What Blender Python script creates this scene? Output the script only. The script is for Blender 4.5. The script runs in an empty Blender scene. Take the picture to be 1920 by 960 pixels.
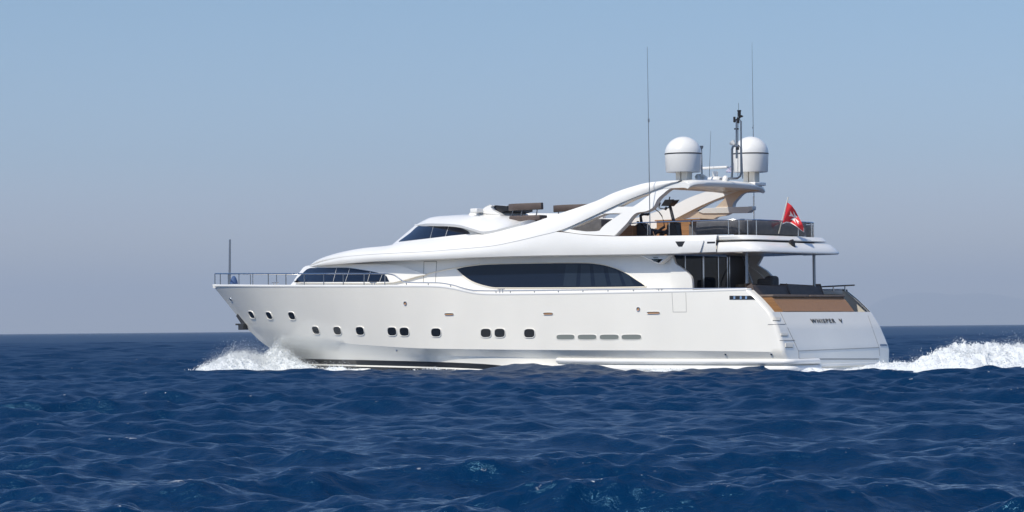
import bpy, math, random
import numpy as np
from mathutils import Vector, Matrix
from mathutils.bvhtree import BVHTree
from mathutils.geometry import tessellate_polygon

random.seed(7); RNG = np.random.default_rng(11)
S = bpy.context.scene
COL = S.collection
R = math.radians

# ------------------------------------------------------------------ camera
F = 5390.0                                    # focal length in pixels of the 1920 px wide photograph
CAMZ = 1.6
PITCH = math.atan((617.0 - 480.0) / F)
ROLL = math.atan(18.0 / 1920.0)
f0 = np.array([0, math.cos(PITCH), math.sin(PITCH)])
u0 = np.array([0, -math.sin(PITCH), math.cos(PITCH)])
x0 = np.array([1.0, 0, 0])
CR = math.cos(ROLL) * x0 - math.sin(ROLL) * u0
CU = math.sin(ROLL) * x0 + math.cos(ROLL) * u0
cd = bpy.data.cameras.new('camera'); cam = bpy.data.objects.new('camera', cd); COL.objects.link(cam)
cam.matrix_world = Matrix([[CR[0], CU[0], -f0[0], 0], [CR[1], CU[1], -f0[1], 0], [CR[2], CU[2], -f0[2], CAMZ], [0, 0, 0, 1]])
cd.sensor_width = 36.0; cd.lens = 36.0 * F / 1920.0
cd.clip_start = 0.5; cd.clip_end = 60000
S.camera = cam

# ------------------------------------------------------------------ light
SUN_EL = 49.0
sun_dir = np.array([-0.66, -0.751, 0.0]); sun_dir /= np.linalg.norm(sun_dir)
sun_vec = Vector((sun_dir[0] * math.cos(R(SUN_EL)), sun_dir[1] * math.cos(R(SUN_EL)), math.sin(R(SUN_EL))))
ld = bpy.data.lights.new('sun', 'SUN'); sun = bpy.data.objects.new('sun', ld); COL.objects.link(sun)
sun.rotation_euler = sun_vec.to_track_quat('Z', 'Y').to_euler()
ld.energy = 3.0; ld.angle = R(0.53); ld.color = (1.0, 0.925, 0.79)
W = bpy.data.worlds.new('World'); S.world = W; W.use_nodes = True
wn = W.node_tree.nodes; wl = W.node_tree.links
sky = wn.new('ShaderNodeTexSky'); sky.sky_type = 'NISHITA'; sky.sun_disc = False
sky.sun_elevation = R(SUN_EL); sky.sun_rotation = math.atan2(sun_dir[0], sun_dir[1])
sky.air_density = 1.0; sky.dust_density = 0.6; sky.ozone_density = 3.0; sky.altitude = 0
bg = wn['Background']; bg.inputs['Strength'].default_value = 0.105
# sky tinted by elevation; overhead, out of view, kept brighter to add fill light
tc = wn.new('ShaderNodeTexCoord'); sp = wn.new('ShaderNodeSeparateXYZ'); rp = wn.new('ShaderNodeValToRGB')
mx = wn.new('ShaderNodeMix'); mx.data_type = 'RGBA'; mx.blend_type = 'MULTIPLY'; mx.inputs['Factor'].default_value = 1.0
wl.new(tc.outputs['Generated'], sp.inputs[0]); wl.new(sp.outputs['Z'], rp.inputs['Fac'])
wl.new(sky.outputs['Color'], mx.inputs['A']); wl.new(rp.outputs['Color'], mx.inputs['B'])
wl.new(mx.outputs['Result'], bg.inputs['Color'])
SKY_STOPS = [(0.0, (1.9, 1.5, 1.12)), (0.02, (1.1, 1.0, 1.03)), (0.04, (.83, .82, 1.0)), (0.06, (.68, .755, .93)), (0.114, (.64, .74, .845)), (0.3, (.62, .79, 1.0)), (0.65, (.95, 1.0, 1.05)), (1.0, (1.0, 1.0, 1.05))]
cr = rp.color_ramp
cr.elements[0].position, cr.elements[0].color = SKY_STOPS[0][0], SKY_STOPS[0][1] + (1,)
cr.elements[1].position, cr.elements[1].color = SKY_STOPS[-1][0], SKY_STOPS[-1][1] + (1,)
for p_, c_ in SKY_STOPS[1:-1]:
    e_ = cr.elements.new(p_); e_.color = c_ + (1,)
S.view_settings.view_transform = 'Standard'; S.view_settings.look = 'None'
S.view_settings.exposure = 0.4; S.view_settings.gamma = 1.0; S.view_settings.use_curve_mapping = False
S.cycles.use_denoising = True
S.cycles.max_bounces = 8; S.cycles.transparent_max_bounces = 12
S.cycles.sample_clamp_indirect = 5.0; S.cycles.sample_clamp_direct = 12.0

AMP, BUMP, WATER, HAZE = .0062, .030, (.0003, .0205, .067), 8.0e-5
# ------------------------------------------------------------------ the boat's own frame: +X bow, +Y port (near side), +Z up
PSI = R(36.0)
ORG = np.array([40.0 / F * 110.0, 110.0, 0.0])
ANG = math.pi - PSI
BX = np.array([math.cos(ANG), math.sin(ANG), 0]); BY = np.array([-math.sin(ANG), math.cos(ANG), 0])
def to_local_dir(v): return np.array([v @ BX, v @ BY, v[2]])
def to_world(p): return ORG + BX * p[0] + BY * p[1] + np.array([0, 0, p[2]])
OL = to_local_dir(np.array([0, 0, CAMZ]) - ORG)
def ray(px, py):
    d = f0 * F + CR * (px - 960.0) + CU * (480.0 - py)
    return to_local_dir(d / np.linalg.norm(d))
def PY(px, py, y):
    """where the photograph's sight line through a pixel meets the boat's vertical plane at half breadth y"""
    d = ray(px, py); t = (y - OL[1]) / d[1]
    return OL + d * t
def PX(px, py, x):
    d = ray(px, py); t = (x - OL[0]) / d[0]
    return OL + d * t
def PT(px, py, y_at0, k, z0):
    """same with a leaning plane  y = y_at0 - k (z - z0)"""
    d = ray(px, py)
    t = (y_at0 + k * z0 - OL[1] - k * OL[2]) / (d[1] + k * d[2])
    return OL + d * t
def proj(p):
    w = to_world(np.asarray(p, float)) - np.array([0, 0, CAMZ])
    dz = w @ f0
    return 960 + F * (w @ CR) / dz, 480 - F * (w @ CU) / dz
def solve(px, py, yf, xlo, xhi):
    """point of the sight line whose half breadth equals yf(x)"""
    d = ray(px, py)
    def g(x):
        t = (x - OL[0]) / d[0]; return (OL[1] + d[1] * t) - yf(x)
    a, b = xlo, xhi
    ga = g(a)
    for _ in range(50):
        m = 0.5 * (a + b)
        if (g(m) > 0) == (ga > 0): a = m
        else: b = m
    x = 0.5 * (a + b); t = (x - OL[0]) / d[0]
    return OL + d * t
def interp(pts, v):
    xs = [p[0] for p in pts]; ys = [p[1] for p in pts]
    return float(np.interp(v, xs, ys))
def smooth_curve(pts, n):
    """Catmull-Rom through points, n samples"""
    P = [np.asarray(p, float) for p in pts]
    d = [0.0]
    for a, b in zip(P, P[1:]): d.append(d[-1] + max(1e-9, np.linalg.norm(b - a)))
    d = np.array(d); P = np.array(P); out = []
    m = np.zeros_like(P)
    for i in range(len(P)):
        if i == 0: m[i] = (P[1] - P[0]) / (d[1] - d[0])
        elif i == len(P) - 1: m[i] = (P[-1] - P[-2]) / (d[-1] - d[-2])
        else:
            s0 = (P[i] - P[i-1]) / (d[i] - d[i-1]); s1 = (P[i+1] - P[i]) / (d[i+1] - d[i])
            m[i] = np.where(s0 * s1 > 0, 2 * s0 * s1 / (s0 + s1 + 1e-12 * np.sign(s0 + s1 + 1e-20)), 0)
    for v in np.linspace(0, d[-1], n):
        i = min(len(P) - 2, int(np.searchsorted(d, v, 'right') - 1)); h = d[i+1] - d[i]; t = (v - d[i]) / h
        out.append((2*t**3 - 3*t**2 + 1) * P[i] + (t**3 - 2*t**2 + t) * h * m[i] + (-2*t**3 + 3*t**2) * P[i+1] + (t**3 - t**2) * h * m[i+1])
    return out
def dense(pts, n=60):
    """smooth a traced pixel curve"""
    return [tuple(p) for p in smooth_curve(pts, n)]

# ------------------------------------------------------------------ materials
def mat(name, col, rough=0.4, metal=0.0, spec=0.5, coat=0.0, noise=None, bump=None, **kw):
    m = bpy.data.materials.new(name); m.use_nodes = True
    nt = m.node_tree; b = nt.nodes['Principled BSDF']
    b.inputs['Base Color'].default_value = (*col, 1); b.inputs['Roughness'].default_value = rough
    b.inputs['Metallic'].default_value = metal; b.inputs['Specular IOR Level'].default_value = spec
    b.inputs['Coat Weight'].default_value = coat; b.inputs['Coat Roughness'].default_value = 0.05
    for k, v in kw.items(): b.inputs[k.replace('_', ' ')].default_value = v
    t = nt.nodes.new('ShaderNodeTexCoord')
    if noise:
        sc, lo, hi, stretch = noise
        mp = nt.nodes.new('ShaderNodeMapping'); mp.inputs['Scale'].default_value = stretch
        n = nt.nodes.new('ShaderNodeTexNoise'); n.inputs['Scale'].default_value = sc; n.inputs['Detail'].default_value = 6
        r = nt.nodes.new('ShaderNodeMapRange'); r.inputs['From Min'].default_value = .3; r.inputs['From Max'].default_value = .7
        r.inputs['To Min'].default_value = lo; r.inputs['To Max'].default_value = hi
        x = nt.nodes.new('ShaderNodeMix'); x.data_type = 'RGBA'; x.blend_type = 'MULTIPLY'; x.inputs['Factor'].default_value = 1
        x.inputs['A'].default_value = (*col, 1)
        nt.links.new(t.outputs['Object'], mp.inputs[0]); nt.links.new(mp.outputs[0], n.inputs['Vector'])
        nt.links.new(n.outputs['Fac'], r.inputs['Value']); nt.links.new(r.outputs[0], x.inputs['B'])
        nt.links.new(x.outputs['Result'], b.inputs['Base Color'])
    if bump:
        sc, st, dist = bump
        n = nt.nodes.new('ShaderNodeTexNoise'); n.inputs['Scale'].default_value = sc; n.inputs['Detail'].default_value = 4
        bp = nt.nodes.new('ShaderNodeBump'); bp.inputs['Strength'].default_value = st; bp.inputs['Distance'].default_value = dist
        nt.links.new(t.outputs['Object'], n.inputs['Vector']); nt.links.new(n.outputs['Fac'], bp.inputs['Height'])
        nt.links.new(bp.outputs[0], b.inputs['Normal'])
    return m
M = {}
M['hull'] = mat('white_gelcoat', (.84, .815, .75), .2, coat=.5, noise=(.6, .965, 1.02, (1, 1, .4)), bump=(.6, .10, .06))
M['white'] = mat('white_paint', (.83, .825, .80), .3, coat=.25, noise=(.8, .97, 1.02, (1, 1, 1)), bump=(.8, .05, .05))
M['cream'] = mat('cream_gelcoat', (.74, .70, .62), .4)
M['glass'] = mat('tinted_glass', (.006, .012, .03), .04, spec=.33, bump=(1.1, .05, .02))
M['glass2'] = mat('tinted_glass_curtain', (.016, .026, .047), .06, spec=.33)
M['door'] = mat('dark_door_glass', (.004, .008, .018), .05, spec=.2)
M['port'] = mat('porthole_glass', (.012, .015, .02), .05, spec=.5)
M['steel'] = mat('polished_steel', (.62, .63, .65), .16, metal=1.0)
M['steel_dark'] = mat('satin_steel', (.28, .30, .33), .3, metal=.9)
M['black'] = mat('black_plastic', (.012, .012, .014), .45)
M['rubber'] = mat('dark_rubber', (.03, .033, .04), .55)
M['antifoul'] = mat('black_boot_paint', (.010, .012, .016), .35, noise=(3, .6, 1.5, (.3, 1, 2)))
M['teak'] = mat('teak', (.33, .175, .08), .42, noise=(6, .75, 1.2, (.3, 6, 6)))
M['teak_deck'] = mat('bleached_teak_deck', (.50, .33, .19), .6, noise=(8, .8, 1.15, (.3, 8, 8)))
M['tan'] = mat('deck_bounce_tan', (.72, .60, .48), .4)  # warm light bounced off the teak deck, put into the colour
M['brown'] = mat('brown_leather', (.10, .075, .065), .55, noise=(4, .85, 1.15, (1, 1, 1)), bump=(9, .25, .02))
M['taupe'] = mat('taupe_fabric', (.15, .115, .095), .7, noise=(5, .85, 1.15, (1, 1, 1)), bump=(12, .2, .02))
M['greyfab'] = mat('grey_cushion_fabric', (.13, .13, .14), .8, noise=(4, .8, 1.2, (1, 1, 1)), bump=(8, .3, .02))
M['gold'] = mat('bronze_grille', (.55, .30, .14), .35, metal=.3)
M['ventgrey'] = mat('grey_vent', (.20, .22, .205), .5)
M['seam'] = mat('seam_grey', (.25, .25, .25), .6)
M['red'] = mat('red_bunting', (.62, .02, .03), .7)
M['flagwhite'] = mat('white_bunting', (.8, .78, .76), .7)
M['blue'] = mat('blue_bunting', (.035, .07, .36), .7)
M['navy'] = mat('blue_canvas', (.04, .09, .22), .7)
M['beige'] = mat('beige_carpet', (.36, .28, .20), .8)
M['letter'] = mat('black_lettering', (.008, .008, .01), .4)
M['wallbrown'] = mat('dark_walnut', (.055, .042, .036), .45, noise=(5, .8, 1.2, (8, 8, .3)))
m = bpy.data.materials.new('clear_screen'); m.use_nodes = True
nt = m.node_tree; nt.nodes.remove(nt.nodes['Principled BSDF'])
tr = nt.nodes.new('ShaderNodeBsdfTransparent'); tr.inputs[0].default_value = (.62, .64, .68, 1)
gl = nt.nodes.new('ShaderNodeBsdfGlossy'); gl.inputs['Roughness'].default_value = .03
fr = nt.nodes.new('ShaderNodeFresnel'); fr.inputs[0].default_value = 1.5
ms = nt.nodes.new('ShaderNodeMixShader')
nt.links.new(fr.outputs[0], ms.inputs[0]); nt.links.new(tr.outputs[0], ms.inputs[1]); nt.links.new(gl.outputs[0], ms.inputs[2])
nt.links.new(ms.outputs[0], nt.nodes['Material Output'].inputs[0])
M['screen'] = m

# ------------------------------------------------------------------ mesh helpers (everything in the boat's frame)
class MB:
    def __init__(s): s.v = []; s.f = []; s.m = []
    def add(s, verts, faces, mi=0):
        o = len(s.v); s.v += [tuple(float(c) for c in p) for p in verts]
        s.f += [tuple(o + i for i in f) for f in faces]; s.m += [mi] * len(faces); return s
    def grid(s, rows, mi=0, flip=False, close=False):
        n = len(rows[0]); o = len(s.v)
        for r in rows: s.v += [tuple(float(c) for c in p) for p in r]
        for i in range(len(rows) - 1):
            for j in range(n if close else n - 1):
                k = (j + 1) % n
                q = (o + i*n + j, o + i*n + k, o + (i+1)*n + k, o + (i+1)*n + j)
                s.f.append(q[::-1] if flip else q); s.m.append(mi if not callable(mi) else mi(i, j))
        return s
    def box(s, lo, hi, mi=0):
        x0, y0, z0 = lo; x1, y1, z1 = hi
        return s.add([(x0,y0,z0),(x1,y0,z0),(x1,y1,z0),(x0,y1,z0),(x0,y0,z1),(x1,y0,z1),(x1,y1,z1),(x0,y1,z1)],
              [(3,2,1,0),(4,5,6,7),(0,1,5,4),(1,2,6,5),(2,3,7,6),(3,0,4,7)], mi)
    def tube(s, pts, r, n=8, mi=0, r1=None):
        P = [Vector(p) for p in pts]; rings = []
        up = Vector((0, 0, 1))
        for i, p in enumerate(P):
            t = (P[min(i+1, len(P)-1)] - P[max(i-1, 0)]).normalized()
            a = up if abs(t.z) < .9 else Vector((1, 0, 0))
            u = t.cross(a).normalized(); w = t.cross(u)
            rr = r if r1 is None else r + (r1 - r) * i / (len(P) - 1)
            rings.append([p + u * (rr*math.cos(2*math.pi*k/n)) + w * (rr*math.sin(2*math.pi*k/n)) for k in range(n)])
        s.grid(rings, mi, close=True)
        o = len(s.v); s.v += [tuple(P[0]), tuple(P[-1])]
        b0 = o - len(rings) * n; b1 = o - n
        for k in range(n):
            s.f.append((o, b0 + (k+1) % n, b0 + k)); s.f.append((o+1, b1 + k, b1 + (k+1) % n)); s.m += [mi, mi]
        return s
    def lathe(s, c, prof, n=32, mi=0):
        rows = [[(c[0] + r*math.cos(2*math.pi*k/n), c[1] + r*math.sin(2*math.pi*k/n), c[2] + z) for k in range(n)] for r, z in prof]
        return s.grid(rows, mi, close=True)
    def prism(s, loops, off, mi=0):
        """loops[0] outline, the rest holes, all 3D points; extruded by the vector off"""
        flat = [p for l in loops for p in l]
        tris = tessellate_polygon([[Vector(p) for p in l] for l in loops])
        o = len(s.v); n = len(flat); off = np.asarray(off, float)
        s.v += [tuple(float(c) for c in p) for p in flat] + [tuple(float(c) for c in np.asarray(p) + off) for p in flat]
        for t in tris:
            s.f.append(tuple(o + i for i in t)); s.f.append(tuple(o + n + i for i in reversed(t))); s.m += [mi, mi]
        b = o
        for l in loops:
            k = len(l)
            for i in range(k):
                j = (i + 1) % k
                s.f.append((b + i, b + j, b + n + j, b + n + i)); s.m.append(mi)
            b += k
        return s
    def mirror(s):
        o = len(s.v); n = len(s.f)
        s.v += [(x, -y, z) for x, y, z in s.v]
        s.f += [tuple(o + i for i in reversed(f)) for f in s.f[:n]]; s.m += s.m[:n]
        return s
    def build(s, name, mats, parent=None, bevel=0, smooth=35, loc=None, recalc=False):
        me = bpy.data.meshes.new(name); L = np.array(loc if loc is not None else (0, 0, 0), float)
        me.from_pydata([tuple(np.array(v) - L) for v in s.v], [], s.f)
        ml = mats if isinstance(mats, (list, tuple)) else [mats]
        for k in ml: me.materials.append(k)
        me.polygons.foreach_set('material_index', s.m)
        if recalc:
            import bmesh
            bm = bmesh.new(); bm.from_mesh(me); bmesh.ops.remove_doubles(bm, verts=bm.verts, dist=1e-5)
            bmesh.ops.recalc_face_normals(bm, faces=bm.faces); bm.to_mesh(me); bm.free()
        me.polygons.foreach_set('use_smooth', [True] * len(me.polygons))
        me.set_sharp_from_angle(angle=R(smooth)); me.update()
        o = bpy.data.objects.new(name, me); COL.objects.link(o)
        if parent: o.parent = parent
        if bevel:
            b = o.modifiers.new('bevel', 'BEVEL'); b.width = bevel; b.segments = 3; b.limit_method = 'ANGLE'; b.angle_limit = R(40)
        return o
def tag(o, label=None, cat=None, group=None, kind=None):
    if label: o['label'] = label
    if cat: o['category'] = cat
    if group: o['group'] = group
    if kind: o['kind'] = kind
    return o
def thing(name, label, cat, loc=(0, 0, 0), group=None):
    o = bpy.data.objects.new(name, None); COL.objects.link(o)
    o.location = to_world(loc); o.rotation_euler = (0, 0, ANG); o.empty_display_size = .3
    return tag(o, label, cat, group)
def bvh_of(*mbs):
    v = []; f = []
    for b in mbs:
        o = len(v); v += [Vector(p) for p in b.v]; f += [tuple(o + i for i in q) for q in b.f]
    return BVHTree.FromPolygons(v, f)
def cast(bvh, px, py, yfall=2.6):
    d = Vector(ray(px, py))
    h, n, i, t = bvh.ray_cast(Vector(OL), d)
    if h is None: return np.array(PY(px, py, yfall)), np.array((0, 1.0, 0))
    if n.dot(d) > 0: n = -n
    return np.array(h), np.array(n)
def patch(mb, top, bot, bvh, off=.006, nx=30, ny=6, mi=0, yfall=2.6, depth=.03, x0=None, x1=None):
    """a thin solid plate lying on a surface, bounded by two traced curves"""
    a = max(top[0][0], bot[0][0]) if x0 is None else x0; b = min(top[-1][0], bot[-1][0]) if x1 is None else x1
    rows = [[] for _ in range(ny + 1)]; back = [[] for _ in range(ny + 1)]
    for px in np.linspace(a, b, nx + 1):
        yt, yb = interp(top, px), interp(bot, px)
        if yb - yt < .25: yb = yt + .25
        for k in range(ny + 1):
            h, n = cast(bvh, px, yt + (yb - yt) * k / ny, yfall)
            rows[k].append(h + n * off); back[k].append(h - n * depth)
    mb.grid(rows, mi)
    loop = [rows[0][j] for j in range(nx + 1)] + [rows[i][nx] for i in range(1, ny + 1)] + [rows[ny][j] for j in range(nx - 1, -1, -1)] + [rows[i][0] for i in range(ny - 1, 0, -1)]
    loopb = [back[0][j] for j in range(nx + 1)] + [back[i][nx] for i in range(1, ny + 1)] + [back[ny][j] for j in range(nx - 1, -1, -1)] + [back[i][0] for i in range(ny - 1, 0, -1)]
    mb.grid([loopb, loop], mi, close=True)
    return rows

# ------------------------------------------------------------------ the yacht
yacht = thing('motor_yacht', 'long white three deck motor yacht under way, its name in black across the stern', 'yacht')

# ---- hull
STEM = [(399, 535.5), (418, 559), (442, 589), (464, 617), (478, 630), (489, 641), (505, 652), (530, 668), (560, 692), (590, 720)]
stem3 = [PY(px, py, 0) for px, py in STEM]
stem_z = [(p[2], p[0]) for p in stem3][::-1]
def stem_x(z): return interp(stem_z, z)
TR = [(1496, 538), (1499, 543), (1521, 562), (1543, 585), (1558, 612), (1571, 650), (1576, 675), (1580, 705)]
tr3 = [PY(px, py, 0) for px, py in TR]
tr_z = [(p[2], p[0]) for p in tr3][::-1]
def tr_x(z): return interp(tr_z, z)
def breadth(B, xtip, xa, p, Ba=None, L=None):
    L = L or 14.0
    def f(x):
        b = B
        if x > xtip - L:
            t = min(1.0, (x - (xtip - L)) / L); b = B * (1 - t ** p)
        elif Ba is not None:
            t = min(1, max(0, (xtip - L - x) / (xtip - L - xa))); b = B - (B - Ba) * t * t
        return b
    return f
XA = tr_x(1.0)
C_TR = {   # traced lines of the hull side: sheer, chine, lower chine, boot top
 'sheer': [(404, 536), (440, 536), (500, 536.5), (700, 537), (800, 537), (825, 538), (850, 541.5), (884, 549), (905, 551.6), (930, 552), (1000, 551.5), (1120, 550), (1250, 547.5), (1400, 543.5)],
 'chine': [(486, 627.5), (510, 628), (536, 630), (599, 636), (661, 645), (730, 650), (800, 653.5), (1000, 656), (1280, 657.5), (1464, 660)],
 'low':   [(505, 645.5), (567, 654), (630, 658.5), (800, 666), (1000, 671), (1100, 673.5), (1464, 681)],
 'boot':  [(545, 671), (570, 672.5), (700, 675.5), (800, 678), (900, 682), (1000, 691), (1200, 704), (1464, 716)],
}
TIPZ = {'sheer': stem3[0][2], 'chine': stem3[4][2] - .02, 'low': PY(494, 645, 0)[2], 'boot': PY(533, 670, 0)[2]}
BR = {'sheer': (3.55, 2.5, 3.55, 15.0), 'chine': (3.58, 2.45, 3.84, 15.5), 'low': (3.30, 2.2, 3.66, 15.0), 'boot': (3.3, 2.0, 3.66, 14.5)}
HC = {}
for k, pts in C_TR.items():
    B, p, Ba, L = BR[k]; xt = stem_x(TIPZ[k]); f = breadth(B, xt, XA, p, Ba, L)
    q = [solve(px, py, f, -16, xt - .01) for px, py in dense(pts, 90)]
    xz = sorted([(v[0], v[2]) for v in q] + [(xt, TIPZ[k])])
    HC[k] = (f, xt, xz)
def hull_pt(k, x): f, xt, xz = HC[k]; return np.array((x, max(0, f(x)), interp(xz, x)))
TN = np.concatenate([np.linspace(0, .55, 70)[:-1], .55 + .45 * (1 - (1 - np.linspace(0, 1, 70)) ** 1.35)])
RC = .16                                       # radius of the quarter at the transom
def row_of(fn_tip, fn):
    """one lengthwise line: quarter arc first, then aft to stem"""
    z_a = fn(XA + RC)[2]; xa = tr_x(z_a) + RC; xt = fn_tip
    pts = [fn(xa + t * (xt - xa)) for t in TN]
    y_a, z_a = pts[0][1], pts[0][2]
    arc = []
    for a in np.linspace(90, 9, 9):
        arc.append(np.array((xa - RC * math.sin(R(a)), y_a - RC * (1 - math.cos(R(a))), z_a)))
    return arc + pts
hull = MB(); rows = []; rmat = []
def lerp_row(a, b, s, flare):
    fa, ta, _ = HC[a]; fb, tb, _ = HC[b]; out_tip = None
    za, zb = TIPZ[a], TIPZ[b]; zt = za + (zb - za) * s; xt = stem_x(zt)
    def fn_rel(t):
        xaa = tr_x(hull_pt(a, XA)[2]) + RC; xbb = tr_x(hull_pt(b, XA)[2]) + RC
        A = hull_pt(a, xaa + t * (ta - xaa)); B = hull_pt(b, xbb + t * (tb - xbb))
        p = A + (B - A) * s
        x_aft = tr_x(A[2] + (B[2] - A[2]) * s) + RC if False else None
        p[1] -= flare * 4 * s * (1 - s) * math.sin(math.pi * min(1, max(0, (t - .35) / .65))) if t > .35 else 0
        p[1] = max(0, p[1])
        w = t ** 6; p[0] += (xt - (ta + (tb - ta) * s)) * w if t > .5 else 0
        if t < .3:                               # follow the curved transom at the aft end
            p[0] += (tr_x(p[2]) + RC - (xaa + (xbb - xaa) * s)) * (1 - t / .3)
        return p
    pts = [fn_rel(t) for t in TN]; pts[-1] = np.array((xt, 0, zt))
    y_a, z_a, xa = pts[0][1], pts[0][2], pts[0][0]
    arc = [np.array((xa - RC * math.sin(R(a)), y_a - RC * (1 - math.cos(R(a))), z_a)) for a in np.linspace(90, 9, 9)]
    return arc + pts
NS = 16
for i in range(NS + 1): rows.append(lerp_row('sheer', 'chine', i / NS, .01)); rmat.append(0)
for s in (.5, 1): rows.append(lerp_row('chine', 'low', s, 0)); rmat.append(0)
for s in (.12, .55, 1): rows.append(lerp_row('low', 'boot', s, 0)); rmat.append(0)
base = rows[-1]
def drop(dz, dy): return [np.array((p[0] - (.9 * dz if j > len(base) - 40 else 0), max(0, p[1] - dy), p[2] - dz)) for j, p in enumerate(base)]
for dz, dy, mi in ((.20, .01, 1), (.255, .01, 0), (.8, .05, 1), (1.6, 1.0, 1)): rows.append(drop(dz, dy)); rmat.append(mi)
hull.grid(rows, mi=lambda i, j: rmat[i + 1])
HULL_ROWS = rows
sheer_row = rows[0]
# transom, below the sun pad
Z_SHELF = PY(1463, 585, 2.62)[2]
zt = [z for z in np.linspace(Z_SHELF, rows[-3][0][2], 22)]
NT = 30
def quarter_y(z):
    col = [(r[0][2], r[0][1]) for r in rows[:-1]][::-1]
    return interp(col, z)
trans = [[(tr_x(z) + .0, y, z) for y in np.linspace(quarter_y(z), -quarter_y(z), NT + 1)] for z in zt]
hull.mirror()
hull.grid(trans, 0)
# shelf on top of the transom, running forward under the pad
hull.grid([[(tr_x(Z_SHELF) + .02, y, Z_SHELF) for y in np.linspace(2.62, -2.62, 9)], [(tr_x(Z_SHELF) + 1.6, y, Z_SHELF + .02) for y in np.linspace(2.62, -2.62, 9)]])
hull_o = hull.build('hull', [M['hull'], M['antifoul']], yacht, smooth=32)
hull_bvh = bvh_of(hull)
# inner face of the bulwark, from the cockpit to the quarter, and the decks
inner = MB()
aft_rows = [[p for p in r[:40]] for r in rows[:9]]
def inset(p, d=.17): return np.array((p[0] + (.12 if p[1] < 3.0 else 0), max(0, p[1] - d), p[2]))
inner.grid([[inset(p) for p in r] for r in aft_rows], flip=True); inner.mirror()
inner.build('bulwark_lining', M['cream'], yacht)
cap = MB()
def cap_ring(p, q):
    t = q - p; t[2] = 0; t /= np.linalg.norm(t) + 1e-9; n = np.array((-t[1], t[0], 0))
    if n[1] < 0: n = -n
    return n
sr = sheer_row; prof = [(.002, -.03), (.012, -.01), (.014, .03), (.0, .055), (-.22, .055), (-.22, -.1)]
rws = []
for i in range(len(sr)):
    a = sr[max(0, i-1)]; b = sr[min(len(sr)-1, i+1)]; n = cap_ring(a.copy(), b.copy())
    if i == len(sr) - 1: n = np.array((1.0, .25, 0))
    rws.append([np.array((sr[i][0], sr[i][1], sr[i][2])) + n * o + np.array((0, 0, h)) for o, h in prof])
cap.grid(rws); cap.mirror(); cap.build('bulwark_cap', M['white'], yacht, smooth=50)
deck = MB()
XC = PY(1262, 500, 2.55)[0]                     # aft bulkhead of the saloon
dk = [p for p in sr if p[0] > XC - .2]
deck.grid([[(p[0], max(0, p[1] - .1) * s, p[2] - .03) for p in dk] for s in (1, .5, 0, -.5, -1)])
deck.build('main_deck', M['cream'], yacht)
Z_COCK = 2.1
cd_ = MB().box((tr_x(Z_SHELF) + 1.2, -3.0, Z_COCK - .1), (XC + .3, 3.0, Z_COCK)); cd_.build('cockpit_deck', M['teak_deck'], yacht)

# ---- deckhouse / upper moulding
ZB = 0
BAND_TIP = PY(572, 503, 0)[0]
band_y = breadth(3.12, BAND_TIP, -8, 2.0, None, 8.2)
Bm = [(576, 502), (590, 500), (611, 497.5), (652, 494), (700, 490.5), (794, 487), (900, 483), (1012, 480.5), (1120, 479), (1275, 476), (1315, 474.3), (1345, 473.3)]
G = [(584, 497.5), (592, 494.5), (611, 488.5), (645, 481.5), (700, 476.6), (800, 471.5), (862, 466.6), (919, 461.5), (966, 452.5), (1012, 441.6), (1050, 432)]
G2 = [(1050, 432), (1090, 415), (1120, 401), (1147, 388.5), (1165, 380), (1197, 367), (1225, 357), (1255, 346.5), (1272, 341.5)]
T = [(582, 497), (592.5, 489), (611, 481), (645.6, 471.5), (683, 465), (727, 460.6), (747, 456), (800, 449), (850, 444), (885, 440.5), (910, 437), (975, 424), (1047, 401), (1120, 376), (1150, 362), (1187, 349.5), (1215, 342.5), (1250, 339), (1276, 338)]
TI = [(575, .02), (620, .15), (700, .45), (800, .75), (900, .7), (1000, .45), (1060, .38), (1100, .38), (1200, .50), (1280, .54)]
GI = [(575, 0), (1000, .03), (1059, .08), (1120, .22), (1200, .41), (1275, .52)]
def tr_curve(pts, insets, n=90, base=band_y, tip=BAND_TIP):
    return [solve(px, py, (lambda x, i=interp(insets, px): max(.0, base(x) - i)), -12, tip - .005) for px, py in dense(pts, n)]
cB = tr_curve(Bm, [(0, 0), (2000, 0)]); cG = tr_curve(G + G2[1:], GI, 120); cT = tr_curve(T, TI, 120)
def by_x(c, xs):
    s = sorted(c, key=lambda p: p[0]); X = [p[0] for p in s]
    return [np.array((x, np.interp(x, X, [p[1] for p in s]), np.interp(x, X, [p[2] for p in s]))) for x in xs]
tipB = np.array((BAND_TIP + .05, 0, cB[0][2])); tipG = np.array((BAND_TIP - .02, 0, cG[0][2] - .03)); tipT = np.array((BAND_TIP - .12, 0, cT[0][2] - .02))
cB = [tipB] + cB; cG = [tipG] + cG; cT = [tipT] + cT
Z_FLY = PY(1200, 441.5, 3.05)[2]
XE = PY(1345, 460, 3.05)[0]                     # where the aft moulding of the upper deck begins
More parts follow.
